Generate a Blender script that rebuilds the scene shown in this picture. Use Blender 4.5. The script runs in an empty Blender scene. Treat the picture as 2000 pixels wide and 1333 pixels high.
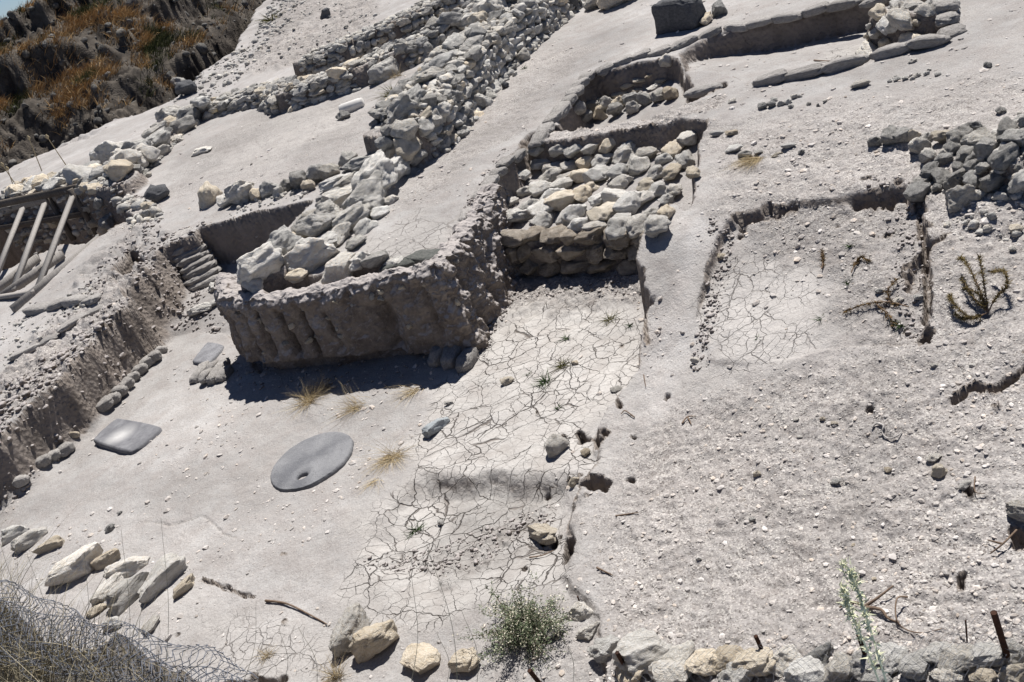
import bpy, bmesh, math, random
import numpy as np
from mathutils import Vector, Matrix
random.seed(7); rng = np.random.default_rng(11)
R = math.radians
SC = bpy.context.scene; COL = SC.collection

# ------------------------------------------------------------------ camera, sky, sun, exposure
CAM_H, F_PX, PITCH, ROLL, IW, IH = 5.0, 1900.0, 26.5, 21.5, 2000.0, 1333.0
_p, _r = R(PITCH), R(ROLL)
FWD = np.array([0, math.cos(_p), -math.sin(_p)])
_u0 = np.array([0, math.sin(_p), math.cos(_p)]); _r0 = np.array([1.0, 0, 0])
RIGHT = _r0*math.cos(_r) - _u0*math.sin(_r); UP = _r0*math.sin(_r) + _u0*math.cos(_r)
CPOS = np.array([0, 0, CAM_H])
cd = bpy.data.cameras.new('camera'); cam = bpy.data.objects.new('camera', cd); COL.objects.link(cam)
m = Matrix(((RIGHT[0], UP[0], -FWD[0], 0), (RIGHT[1], UP[1], -FWD[1], 0), (RIGHT[2], UP[2], -FWD[2], CAM_H), (0, 0, 0, 1)))
cam.matrix_world = m
cd.sensor_fit = 'HORIZONTAL'; cd.sensor_width = 36.0; cd.lens = 36.0*F_PX/IW
cd.clip_start = 0.05; cd.clip_end = 20000
SC.camera = cam
SUN_EL, SUN_AZ = 60.0, 31.0                      # azimuth measured from +Y towards +X
w = bpy.data.worlds.new('World'); SC.world = w; w.use_nodes = True
nt = w.node_tree; bg = nt.nodes['Background']
sky = nt.nodes.new('ShaderNodeTexSky'); sky.sky_type = 'NISHITA'; sky.sun_disc = False
sky.sun_elevation = R(SUN_EL); sky.sun_rotation = R(SUN_AZ); sky.altitude = 0; sky.air_density = .5; sky.dust_density = .15; sky.ozone_density = 4.5
mxr = nt.nodes.new('ShaderNodeMix'); mxr.data_type = 'RGBA'; mxr.blend_type = 'MULTIPLY'; mxr.inputs[0].default_value = 1.0; mxr.inputs[7].default_value = (.98, 1.0, 1.04, 1)
nt.links.new(sky.outputs['Color'], mxr.inputs[6]); nt.links.new(mxr.outputs[2], bg.inputs['Color']); bg.inputs['Strength'].default_value = 0.05
sl = bpy.data.lights.new('sun', 'SUN'); sun = bpy.data.objects.new('sun', sl); COL.objects.link(sun)
sl.energy = 4.8; sl.angle = R(0.5); sl.color = (1.0, 0.965, 0.92)
sd_ = Vector((math.sin(R(SUN_AZ))*math.cos(R(SUN_EL)), math.cos(R(SUN_AZ))*math.cos(R(SUN_EL)), math.sin(R(SUN_EL))))
sun.rotation_euler = sd_.to_track_quat('Z', 'Y').to_euler()
SC.view_settings.view_transform = 'Standard'; SC.view_settings.look = 'None'
SC.view_settings.exposure = 0.57; SC.view_settings.gamma = 1.0

# ------------------------------------------------------------------ maths helpers
def ray(px, py):
    d = FWD + RIGHT*((px-IW/2)/F_PX) + UP*((IH/2-py)/F_PX)
    return d
def U(px, py, z):                                 # where the sight line of a photo point meets height z
    d = ray(px, py); return CPOS + d*((z-CAM_H)/d[2])
def UR(px, py, rr):                               # ... at ground range rr
    d = ray(px, py); return CPOS + d*(rr/math.hypot(d[0], d[1]))
def hash2(ix, iy, s):
    h = (ix*374761393 + iy*668265263 + s*974634777) & 0xFFFFFFFF
    h = ((h ^ (h >> 13))*1274126177) & 0xFFFFFFFF
    return (h ^ (h >> 16)) & 0xFFFF
def noise(x, y, s=0):
    ix = np.floor(x).astype(np.int64); iy = np.floor(y).astype(np.int64); fx = x-ix; fy = y-iy
    ux = fx*fx*fx*(fx*(fx*6-15)+10); uy = fy*fy*fy*(fy*(fy*6-15)+10)
    def g(a, b, dx, dy):
        t = hash2(a, b, s)*(2*np.pi/65536.0); return np.cos(t)*dx + np.sin(t)*dy
    a = g(ix, iy, fx, fy); b = g(ix+1, iy, fx-1, fy); c = g(ix, iy+1, fx, fy-1); d = g(ix+1, iy+1, fx-1, fy-1)
    return 1.5*((a*(1-ux)+b*ux)*(1-uy) + (c*(1-ux)+d*ux)*uy)
def fbm(x, y, f, o, s=0, gain=.5):
    t = 0; a = 1.0
    for k in range(o):
        t = t + a*noise(x*f, y*f, s+k*17); f *= 2.03; a *= gain
    return t
def sstep(a, b, x):
    t = np.clip((x-a)/(b-a), 0, 1); return t*t*(3-2*t)
def rbf_fit(P, Z):
    P = np.asarray(P, float); Z = np.asarray(Z, float); n = len(P)
    A = np.zeros((n+3, n+3)); d = np.hypot(P[:, None, 0]-P[None, :, 0], P[:, None, 1]-P[None, :, 1])
    A[:n, :n] = d - 0.05*np.eye(n)*0; A[:n, n] = 1; A[:n, n+1:] = P; A[n, :n] = 1; A[n+1:, :n] = P.T
    b = np.zeros(n+3); b[:n] = Z
    wts = np.linalg.lstsq(A, b, rcond=None)[0]
    return P, wts
def rbf_eval(fit, x, y):
    P, wt = fit; n = len(P); o = wt[n] + wt[n+1]*x + wt[n+2]*y
    for i in range(n): o = o + wt[i]*np.hypot(x-P[i, 0], y-P[i, 1])
    return o
def seg_dist(x, y, a, b):
    ax, ay = a[0], a[1]; dx, dy = b[0]-ax, b[1]-ay; L2 = dx*dx+dy*dy+1e-12
    t = np.clip(((x-ax)*dx+(y-ay)*dy)/L2, 0, 1)
    return np.hypot(x-ax-t*dx, y-ay-t*dy), t
def poly_sd(x, y, poly):                          # signed distance, positive inside
    n = len(poly); dm = np.full(x.shape, 1e9); ins = np.zeros(x.shape, bool)
    for i in range(n):
        a, b = poly[i], poly[(i+1) % n]
        d, _ = seg_dist(x, y, a, b); dm = np.minimum(dm, d)
        c = (a[1] > y) != (b[1] > y)
        with np.errstate(divide='ignore', invalid='ignore'):
            xi = (b[0]-a[0])*(y-a[1])/(b[1]-a[1]+1e-15)+a[0]
        ins ^= c & (x < xi)
    return np.where(ins, dm, -dm)

# ------------------------------------------------------------------ terrain as a height field on a polar grid
AZ0, AZ1, NAZ = R(-52), R(46), 1060
RR0, RR1, NR = 2.2, 110.0, 1380
azs = np.linspace(AZ0, AZ1, NAZ); lrs = np.linspace(math.log(RR0), math.log(RR1), NR)
AZ, LR = np.meshgrid(azs, lrs); RAD = np.exp(LR)
X = RAD*np.sin(AZ); Y = RAD*np.cos(AZ)
wx = fbm(X, Y, 1.3, 5, 3, .55); wy = fbm(X, Y, 1.3, 5, 91, .55)
XW = X + .07*wx; YW = Y + .07*wy                  # ragged edges

def W3(pts): return [U(a, b, z) for a, b, z in pts]
base_pts = W3([(700,530,1.15),(850,400,1.12),(950,280,1.12),(1050,170,1.15),(1200,80,1.2),(1400,10,1.2),(1000,5,1.2),
  (600,260,1.15),(350,350,1.1),(700,250,1.15),(760,330,1.15),(560,390,1.1),
  (1340,440,.9),(1300,600,.5),(1290,700,.26),(1255,800,.12),(1210,900,.08),(1130,1060,.04),(1330,320,1.05),(1400,240,1.1),(1600,200,1.1),(1800,150,1.15),(1980,100,1.2),
  (1950,300,1.1),(1700,330,1.02),(1500,330,1.0),(1850,500,.85),(1950,700,.7),(1900,900,.5),(1700,900,.35),(1500,900,.22),(1480,700,.36),(1700,700,.5),
  (1500,1100,.12),(1800,1100,.32),(1995,1000,.5),(1250,1200,.05),(1600,1230,.2),(1950,1250,.4),(1100,1290,.02),
  (560,60,1.4),(650,20,1.5),(480,150,1.25),(420,180,1.2),(230,330,1.25),(100,340,1.3),(100,640,.8),(200,560,.9),(300,430,1.05),(0,700,.75)])
base_pts += [np.array([40, 60, 2.0]), np.array([0, 90, 2.0]), np.array([-10, 70, 2.5]), np.array([60, 20, 2.0]), np.array([12, 6, 1.0]), np.array([6, 2, .6])]
B = np.array(base_pts); fit = rbf_fit(B[:, :2], B[:, 2])
Z = np.clip(rbf_eval(fit, X, Y), -.5, 3.0)
STEEP = np.zeros_like(Z); MUD = np.zeros_like(Z); ROUGH = np.zeros_like(Z); GRASSY = np.zeros_like(Z)

def region(pts, zpts=None, soft=.1, warp=1.0, zmode='set'):
    """cut or raise a polygon of ground: pts = outline (photo x, y, height), zpts = heights inside"""
    global Z
    poly = W3(pts); cz = W3(zpts) if zpts else poly
    px = [p[0] for p in poly]; py = [p[1] for p in poly]
    mk = (X > min(px)-1) & (X < max(px)+1) & (Y > min(py)-1) & (Y < max(py)+1)
    xx = X[mk]*(1-warp)+XW[mk]*warp; yy = Y[mk]*(1-warp)+YW[mk]*warp
    s = poly_sd(xx, yy, poly)
    wgt = sstep(-soft/2, soft/2, s)
    c = np.array(cz)
    if len(c) == 1: zz = np.full(xx.shape, c[0, 2])
    else:
        zz = np.clip(rbf_eval(rbf_fit(c[:, :2], c[:, 2]), xx, yy), c[:, 2].min()-.1, c[:, 2].max()+.1)
    z0 = Z[mk]
    if zmode == 'min': zz = np.minimum(zz, z0)
    if zmode == 'max': zz = np.maximum(zz, z0)
    Z[mk] = z0*(1-wgt)+zz*wgt
    return poly
def hump(pts, hw, edge=.16, tag=None):
    """raise a rubble-filled wall core along a line of photo points (x, y, top height)"""
    global Z
    P = W3(pts); px = [p[0] for p in P]; py = [p[1] for p in P]
    mk = (X > min(px)-2) & (X < max(px)+2) & (Y > min(py)-2) & (Y < max(py)+2)
    xx, yy = XW[mk], YW[mk]; dm = np.full(xx.shape, 1e9); zt = np.zeros(xx.shape)
    for i in range(len(P)-1):
        d, t = seg_dist(xx, yy, P[i], P[i+1]); zz = P[i][2]*(1-t)+P[i+1][2]*t
        k = d < dm; dm = np.where(k, d, dm); zt = np.where(k, zz, zt)
    prof = 1-sstep(hw-edge/2, hw+edge/2, dm)
    z0 = Z[mk]; Z[mk] = np.where(zt > z0, z0*(1-prof)+zt*prof, z0)
    r = ROUGH[mk]; ROUGH[mk] = np.maximum(r, prof)
    return P
def paint(arr, pts, soft, amt=1.0):
    poly = W3(pts); px = [p[0] for p in poly]; py = [p[1] for p in poly]
    mk = (X > min(px)-2) & (X < max(px)+2) & (Y > min(py)-2) & (Y < max(py)+2)
    s = poly_sd(X[mk]+.25*wx[mk], Y[mk]+.25*wy[mk], poly)
    arr[mk] = np.maximum(arr[mk], amt*sstep(-soft/2, soft/2, s))
def carve(pts, hw, depth, z=None):
    """a crack or narrow gully along photo points (x, y, height)"""
    P = W3(pts); px = [p[0] for p in P]; py = [p[1] for p in P]
    mk = (X > min(px)-.6) & (X < max(px)+.6) & (Y > min(py)-.6) & (Y < max(py)+.6)
    xx = X[mk]+.03*wx[mk]; yy = Y[mk]+.03*wy[mk]; dm = np.full(xx.shape, 1e9)
    for i in range(max(1, len(P)-1)):
        d, t = seg_dist(xx, yy, P[i], P[min(i+1, len(P)-1)]); dm = np.minimum(dm, d)
    Z[mk] -= depth*(1-sstep(hw*.5, hw*1.25, dm*(1+.9*noise(xx*5, yy*5, 5)+.5*noise(xx*13, yy*13, 6))))

# far hill behind the trench
azd = np.degrees(AZ)
foot = 39.5 + 5.0*sstep(-13, -7, azd) + 20*sstep(-9, -3, azd) + .8*fbm(X, Y, .25, 4, 33)
q = RAD-foot + 1.3*fbm(X, Y, .33, 5, 77, .6)
hz = np.interp(q, [-30, -1.2, 0, .15, .4, 5.5, 5.7, 6.0, 10, 10.2, 10.5, 16, 30], [-.6, -.9, -.8, .6, 1.5, 2.3, 3.3, 3.7, 4.2, 4.9, 5.3, 6.0, 7.2])
hz = hz*(1-.0*azd)
crest = np.interp(azd, [-40, -22, -19.5, -18, -16.5, -14, -12, -8], [2.2, 3.6, 4.3, 4.75, 5.0, 6.2, 7.2, 8.5])
crest = crest + .35*fbm(X, Y, .5, 4, 8)
sm = np.interp(q, [-30, -1.2, 0, 3, 16, 30], [-.6, -.9, -.4, 1.9, 6.0, 7.2]); bl_ = sstep(-.25, .35, fbm(X, Y, .16, 3, 91)); hz = hz*(1-.85*bl_)+sm*.85*bl_
hz = np.minimum(hz, crest) + .12*fbm(X, Y, 1.1, 4, 51)
hmask = sstep(-7.0, -2.0, q)*(1-sstep(-5.5, -2.5, azd))*(RAD > 20)
Z = Z*(1-hmask)+hz*hmask
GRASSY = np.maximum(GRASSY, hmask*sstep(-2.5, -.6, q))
HILLQ = np.where(hmask > .5, q, -99)
drop = sstep(14, 24, q)*(azd < -9)*hmask          # behind the crest the tell falls to the valley
Z = Z - drop*12

# excavated floor and rooms
FLOOR = [(-260,1040,0),(0,985,0),(60,945,0),(110,890,0),(170,840,0),(240,765,0),(300,700,0),(316,684,0),(290,650,.05),(455,640,.1),
  (478,640,.1),(492,690,0),(600,694,0),(740,676,0),(860,662,0),(912,664,0),(966,586,0),(985,522,.1),(1004,528,.1),(1360,522,.1),(1300,560,.08),(1270,620,.03),(1275,700,0),(1248,760,0),(1207,805,0),(1176,860,0),(1150,930,0),
  (1122,990,0),(1108,1060,0),(1092,1120,0),(1150,1200,0),(1180,1300,0),(1200,1500,0),(-500,1500,0)]
region(FLOOR, [(100,1000,0),(300,760,0),(600,900,0),(900,800,0),(1130,640,0),(1010,545,.12),(1280,535,.15),(1130,575,.09),(1000,900,.02),(900,925,.02),(620,1090,0),(300,1200,-.02),(760,1230,-.05),(1000,1280,-.05),(1100,1100,-.02),(600,800,.03),(460,760,.04),(350,680,.03)], soft=.10)
# cracked hollow in front of the floor
region([(780,1000,-.05),(825,945,0),(960,938,0),(1108,941,0),(1118,1000,0),(1105,1060,0),(1090,1130,0),(960,1180,-.1),(860,1160,-.1),(760,1120,-.1),(740,1050,-.05)],
       [(900,985,-.15),(1050,985,-.15),(1000,1050,-.15),(860,1080,-.12),(960,1140,-.1),(1080,1090,-.08)], soft=.34)
# passage to the left of the main section, rising rubble behind
region([(290,655,.05),(265,600,.3),(300,560,.6),(330,500,.85),(375,455,1.05),(380,440,1.1),(470,418,1.1),(560,402,1.1),(600,398,1.1),(548,450,1.1),(500,505,1.1),(470,550,1.1),(444,590,1.1),(486,690,.0),(440,645,.1)],
       [(300,640,.07),(400,628,.1),(300,585,.3),(430,570,.26),(350,560,.33),(410,545,.26),(480,545,.26),(380,480,.55),(560,500,.26),(340,470,.8),(370,620,.16)], soft=.10)
# left bank: a lower ledge along its foot, then the face
region([(60,945,0),(110,890,0),(170,840,0),(240,765,0),(300,700,0),(318,682,0),(296,655,.06),(205,655,.5),(130,720,.5),(60,790,.5),(-40,900,.5),(-200,990,.3),(0,980,0)],
       [(240,690,.42),(160,760,.42),(90,830,.42),(20,900,.4),(280,680,.18),(200,795,.15),(110,880,.12),(-100,980,.3)], soft=.42, zmode='max')
region([(211,588,.78),(150,620,.78),(60,670,.78),(0,705,.78),(-150,800,.78),(-400,760,.8),(-300,560,.8),(0,560,.8),(110,570,.8),(240,455,1.05),(310,425,1.08),(345,440,1.05),(318,500,.95),(290,545,.9),(262,590,.8)],
       [(200,580,.78),(100,640,.78),(0,690,.76),(-150,760,.76),(50,600,.8),(120,550,.86),(200,490,.98),(300,440,1.08),(280,530,.98),(235,575,.9)], soft=.50, zmode='max')
# dark hollow under the end of the left bank
region([(250,500,.9),(285,515,.9),(300,560,.4),(292,610,.15),(262,590,.3)], [(270,560,.1)], soft=.12)
# timbered trench and its far face
region([(-160,640,.8),(0,588,.8),(75,560,.8),(150,500,.9),(200,463,1.0),(235,440,1.0),(250,425,1.1),(215,395,1.25),(150,378,1.3),(0,398,1.3),(-160,420,1.3)],
       [(0,520,-1.5),(100,470,-1.5),(190,450,-1.2),(0,450,-1.7),(150,420,-1.5)], soft=.14)
region([(75,575,.7),(0,605,.7),(-100,640,.7),(-60,560,.7),(0,535,.7),(60,505,.75),(130,478,.75),(195,465,.8),(170,505,.8)], [(0,570,.7),(130,490,.76)], soft=.15)
# paved room behind the floor
region([(1004,534,.1),(1360,528,.1),(1352,440,.75),(1360,330,.85),(1385,262,.95),(1240,272,.8),(1050,300,.8),(1010,345,.85),(985,378,.85),(955,420,.85),(985,480,.4)],
       [(1010,490,.52),(1150,490,.5),(1300,490,.5),(1000,400,.66),(1150,400,.66),(1300,390,.7),(1060,320,.74),(1200,300,.74),(1340,285,.8)], soft=.10)
# room beyond the balk
region([(1088,236,1.1),(1120,190,1.1),(1150,158,1.1),(1200,145,1.1),(1310,120,1.1),(1335,150,1.1),(1350,182,1.1),(1330,198,1.1),(1110,262,1.1)],
       [(1130,205,.78),(1200,160,.8),(1300,150,.82),(1320,185,.8),(1130,235,.6)], soft=.1)
region([(1095,268,1.1),(1112,250,1.1),(1240,222,1.1),(1330,196,1.1),(1420,168,1.1),(1425,175,1.1),(1330,212,1.1),(1230,240,1.1)], [(1150,250,.62),(1300,210,.75)], soft=.08)
# far shallow rooms at the upper right
region([(1400,75,1.12),(1500,52,1.12),(1600,30,1.12),(1700,8,1.12),(1830,-8,1.12),(1838,50,1.12),(1842,80,1.12),(1690,128,1.12),(1475,162,1.12),(1400,140,1.1),(1330,150,1.1),(1335,110,1.1)],
       [(1450,110,.82),(1550,90,.76),(1700,60,.76),(1800,60,.8),(1800,90,.86),(1480,145,.94),(1650,115,.9),(1360,120,.95)], soft=.12)
# shallow pit at the right
region([(1400,470,.78),(1420,440,.83),(1500,412,.86),(1600,396,.9),(1720,378,.92),(1775,382,.93),(1795,420,.9),(1800,500,.85),(1806,600,.72),(1808,668,.62),(1720,680,.5),(1560,700,.4),(1380,700,.34),(1368,640,.4),(1385,560,.55)],
       [(1440,460,.76),(1600,420,.83),(1760,410,.845),(1780,520,.76),(1780,640,.58),(1600,640,.48),(1400,640,.41),(1420,560,.54),(1600,540,.63)], soft=.05, warp=.8)
# rubble wall cores
WALLS = {}
WALLS['long'] = hump([(765,245,1.75),(800,205,1.85),(850,140,1.9),(915,80,1.9),(980,30,1.9),(1035,-10,1.9),(1100,-60,1.9)], .50, .12)
WALLS['left_low'] = hump([(200,352,1.45),(260,310,1.45),(310,268,1.42),(365,232,1.4),(415,200,1.4)], .42)
WALLS['left_mid'] = hump([(415,203,1.5),(470,185,1.5),(535,165,1.55),(560,175,1.6),(630,150,1.6),(700,128,1.6),(760,92,1.6)], .38, .12)
WALLS['left_far'] = hump([(770,100,1.6),(850,50,1.7),(920,15,1.7),(980,-25,1.7)], .3)
WALLS['far_heap'] = hump([(600,112,1.75),(680,78,1.85),(760,42,1.9),(830,10,1.9),(900,-24,1.9)], .45, .12)
WALLS['edge'] = hump([(508,535,1.22),(560,500,1.25),(620,455,1.25),(680,405,1.25),(740,350,1.25),(790,305,1.25)], .34)
WALLS['shored'] = hump([(10,378,1.45),(90,358,1.45),(170,345,1.45),(230,352,1.4)], .5)
WALLS['heap'] = hump([(1955,372,1.06),(1972,318,1.26),(1998,262,1.36),(2045,215,1.4)], .30, .5)
WALLS['far_end'] = hump([(1722,22,1.3),(1775,18,1.35),(1822,18,1.35)], .25)
hump([(1050,274,1.1),(1140,262,1.1),(1230,245,1.1),(1310,228,1.1),(1388,208,1.1)], .19, .08)        # balk
# terrace edge under the photographer
tx = np.interp(X, [-4.2, -3.0, -2.4, -1.7, -1.1, 0], [5.45, 4.5, 3.92, 3.36, 2.72, 1.75])
tw = sstep(-.2, .12, tx-Y + .1*wx)
Z = Z*(1-tw)+(2.45+.1*wx)*tw
TERR = tw
# cracks, holes, undercut edges
for pts, hw, dp in [
  ([(1870,772,.6),(1900,760,.6),(1945,772,.6),(1990,748,.6),(2040,735,.6)], .035, .12),
  ([(1795,400,.9),(1800,470,.85),(1806,560,.75),(1808,610,.7)], .03, .12),([(1808,640,.65),(1806,668,.62)], .032, .16),
  ([(1800,520,.7),(1780,560,.7)], .05, .1),
  ([(1140,940,.03),(1162,952,.03)], .07, .25),([(1108,1045,.03),(1100,1080,.03)], .05, .2),([(1166,850,.05),(1172,870,.05)], .03, .15),
  ([(1130,838,.05),(1138,850,.05)], .04, .15),([(1210,795,.08),(1216,803,.08)], .02, .10),
  ([(1270,620,.15),(1277,660,.15),(1275,700,.15)], .025, .12),
  ([(1874,1140,.3),(1872,1165,.3)], .018, .10),([(1885,958,.45),(1898,966,.45)], .025, .09),
  ([(1985,1030,.5),(1998,1045,.5)], .05, .12),
  ([(390,1135,0),(450,1148,0),(500,1165,0)], .012, .04),
  ([(280,1022,0),(330,1030,0),(395,1012,0),(440,1045,0),(460,1052,0)],   .012, .02),
  ([(1440,438,.8),(1550,410,.85)], .04, .12),([(1680,392,.9),(1770,385,.9)], .05, .14),
  ([(310,612,.15),(330,622,.15)], .08, .12),([(440,1330,0),(520,1325,0)], .05, .08)]:
    carve(pts, hw, dp)
# slope of the finished surface (before fine grain) tells earth faces from level ground
gr = np.gradient(Z); dr = np.gradient(RAD, axis=0); da = RAD*(azs[1]-azs[0])
slope = np.hypot(gr[0]/dr, gr[1]/da)
STEEP = sstep(.7, 1.6, slope)
# surface grain
mid = np.exp(-(RAD/26)**2)
paint(MUD, [(1000,610,0),(1130,600,0),(1262,640,0),(1250,740,0),(1160,860,0),(1100,940,0),(1090,1110,0),(960,1200,0),(780,1240,0),(690,1170,0),(715,1030,0),(790,940,0),(840,800,0),(920,700,0)], .5)
paint(MUD, [(1385,540,.5),(1480,520,.5),(1600,580,.45),(1600,690,.4),(1480,715,.36),(1370,690,.36)], .5, .55)
paint(MUD, [(330,1180,0),(560,1190,0),(700,1260,0),(640,1330,0),(400,1310,0)], .5, .5)
paint(MUD, [(1620,100,.8),(1760,70,.8),(1740,110,.85),(1600,135,.9)], .3, .7)
paint(MUD, [(680,520,1.1),(800,420,1.1),(900,440,1.1),(840,520,1.1)], .4, .6)
paint(MUD, [(300,360,1.1),(480,250,1.1),(680,210,1.1),(690,260,1.1),(480,340,1.1)], .5, .35)
paint(ROUGH, [(1380,260,1.0),(2050,140,1.2),(2100,1400,.3),(1150,1400,.1),(1180,900,.1),(1300,740,.3),(1640,700,.5),(1620,560,.6),(1450,520,.6),(1420,420,.9)], .9, .75)
paint(ROUGH, [(860,380,1.1),(1040,240,1.1),(1160,100,1.1),(1000,120,1.1),(860,260,1.1),(760,420,1.1)], .6, .6)
paint(ROUGH, [(280,400,1.1),(480,235,1.1),(720,200,1.1),(720,300,1.1),(450,380,1.1)], .8, .45)
paint(ROUGH, [(1000,540,.1),(1280,535,.1),(1270,600,.1),(1000,600,.1)], .3, 1)
paint(ROUGH, [(700,1100,-.1),(860,1060,-.1),(1000,1000,-.1),(1100,990,-.1),(1060,1040,-.1),(900,1120,-.1)], .3, .9)
paint(ROUGH, [(0,960,.1),(300,700,.1),(330,560,.6),(240,470,1.0),(200,590,.8),(0,720,.8)], .25, 1)
paint(ROUGH, [(480,150,1.2),(560,20,1.4),(760,-40,1.5),(720,60,1.3),(560,130,1.3)], .6, 1)
paint(ROUGH, [(200,360,1.1),(300,420,1.1),(240,470,1.0),(160,400,1.2)], .3, 1)
TONE = .42*fbm(X, Y, .30, 4, 301, .6)+.25*fbm(XW*.5+YW*.87, (YW*.5-XW*.87)*.25, 1.1, 4, 303)
_t = np.zeros_like(Z)
for pts, soft, amt in [([(690,520,1.1),(800,400,1.1),(960,230,1.1),(1190,60,1.15),(1270,70,1.15),(1060,230,1.1),(900,440,1.1)], .8, .55), ([(850,1000,-.1),(1090,960,-.1),(1080,1060,-.1),(900,1110,-.1),(850,1090,-.1)], .3, .8), ([(820,938,0),(1108,938,0),(1100,1000,-.1),(850,1000,-.1)], .25, .5),  # hollow and ledge patches paint the slope's shade into the ground tone
   ([(1690,700,.5),(1740,700,.5),(1720,900,.4),(1690,1100,.3),(1600,1100,.3),(1660,900,.4)], .5, .5), ([(1000,530,.1),(1290,520,.1),(1270,600,.1),(1000,605,0)], .3, .7), ([(330,330,1.1),(520,215,1.1),(560,235,1.1),(420,330,1.1),(310,390,1.1)], .6, .5), ([(560,300,1.1),(700,240,1.1),(700,280,1.1),(600,330,1.1)], .4, .4), ([(60,980,0),(330,900,0),(520,960,0),(480,1010,0),(250,1010,0)], .5, .35), ([(270,620,.1),(430,620,.1),(430,660,.1),(300,660,.1)], .3, .4), ([(500,760,0),(820,740,0),(800,830,0),(520,830,0)], .5, .4), ([(1420,420,.8),(1780,400,.8),(1790,680,.6),(1620,660,.5),(1600,530,.6),(1430,500,.6)], .5, .5), ([(480,130,1.2),(700,-20,1.4),(560,-20,1.4)], .8, .5)]:
    paint(_t, pts, soft, amt)
_b = np.zeros_like(Z); paint(_b, [(1310,440,.9),(1395,430,.85),(1385,560,.55),(1352,710,.3),(1290,800,.15),(1240,790,.12),(1285,640,.4)], .3, 1); paint(_b, [(1385,650,.4),(1480,540,.5),(1600,600,.5),(1600,690,.4),(1480,715,.36)], .4, .8)
TONE = np.clip(TONE*(1-.8*_b)+.85*_b-_t, -1, .9); ROUGH = ROUGH*(1-.9*_b)
LUMP = np.zeros_like(Z)
paint(LUMP, [(0,990,.1),(110,890,0),(300,700,.1),(300,600,.5),(340,480,.9),(300,430,1.0),(200,500,.9),(120,600,.8),(0,730,.8),(-200,800,.8)], .3, 1)
paint(LUMP, [(480,150,1.2),(560,20,1.4),(760,-40,1.5),(720,60,1.3),(560,130,1.3)], .6, 1)
paint(LUMP, [(690,1120,-.1),(860,1060,-.1),(1080,980,-.1),(1060,1040,-.1),(900,1110,-.1)], .3, .5)
paint(LUMP, [(1000,540,.1),(1280,535,.1),(1270,590,.1),(960,640,0),(930,690,0),(860,690,0)], .2, .5)
Z = Z + LUMP*(.075*fbm(X, Y, 2.6, 3, 201)+.05*np.abs(fbm(X, Y, 6, 4, 203, .6)))
Z = Z + ROUGH*(1-MUD)*.018*fbm(X, Y, 2.0, 3, 207)*mid
paint(LUMP, [(1420,420,.8),(1790,390,.9),(1810,660,.6),(1640,560,.5)], .4, .35)
Z = Z + (.25+.75*ROUGH)*(1-MUD)*(1-GRASSY)*mid*(.010*fbm(X, Y, 6.5, 3, 211, .6) - .020*np.maximum(0, noise(X*3.1, Y*3.1, 213)-.25)) + MUD*.008*noise(X*4.5, Y*4.5, 215)
soft_n = fbm(X, Y, .7, 4, 21)
Z = Z + .025*soft_n*np.clip(1-hmask, 0, 1)
fine = fbm(X, Y, 5.0, 4, 40, .6)
Z = Z + (.006 + .022*ROUGH*(1-MUD) + .03*STEEP)*fine*(.3+.7*mid) + .008*ROUGH*np.maximum(0, noise(X*22, Y*22, 71))*mid
Z = Z + .10*STEEP*np.minimum(1, slope)*noise(X*3.2, Y*3.2, 5)*.4
Z = Z + hmask*(.16*fbm(X, Y, 1.6, 4, 14, .6) - .10*np.abs(fbm(X, Y, 3.1, 3, 15)))

def ground_z(x, y):
    x = np.asarray(x, float); y = np.asarray(y, float)
    r = np.clip(np.log(np.maximum(np.hypot(x, y), 1e-6)), lrs[0], lrs[-1]-1e-6); a = np.clip(np.arctan2(x, y), AZ0, AZ1-1e-6)
    fi = (r-lrs[0])/(lrs[1]-lrs[0]); fj = (a-AZ0)/(azs[1]-azs[0])
    i = np.minimum(fi.astype(int), NR-2); j = np.minimum(fj.astype(int), NAZ-2); fi = fi-i; fj = fj-j
    return (Z[i, j]*(1-fi)+Z[i+1, j]*fi)*(1-fj) + (Z[i, j+1]*(1-fi)+Z[i+1, j+1]*fi)*fj
_ts = np.exp(np.linspace(math.log(2.6), math.log(120), 2600))
def G(px, py):                                    # ground point under a photo point
    d = ray(px, py); d = d/math.hypot(d[0], d[1])
    t = _ts; zz = CAM_H + d[2]*t; g = ground_z(d[0]*t, d[1]*t)
    k = np.argmax(zz <= g)
    if k == 0: return U(px, py, 1.2) if d[2] < 0 else CPOS + d*60
    f0 = zz[k-1]-g[k-1]; f1 = g[k]-zz[k]; u = t[k-1]+(t[k]-t[k-1])*f0/(f0+f1+1e-9)
    return np.array([d[0]*u, d[1]*u, CAM_H+d[2]*u])
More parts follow.
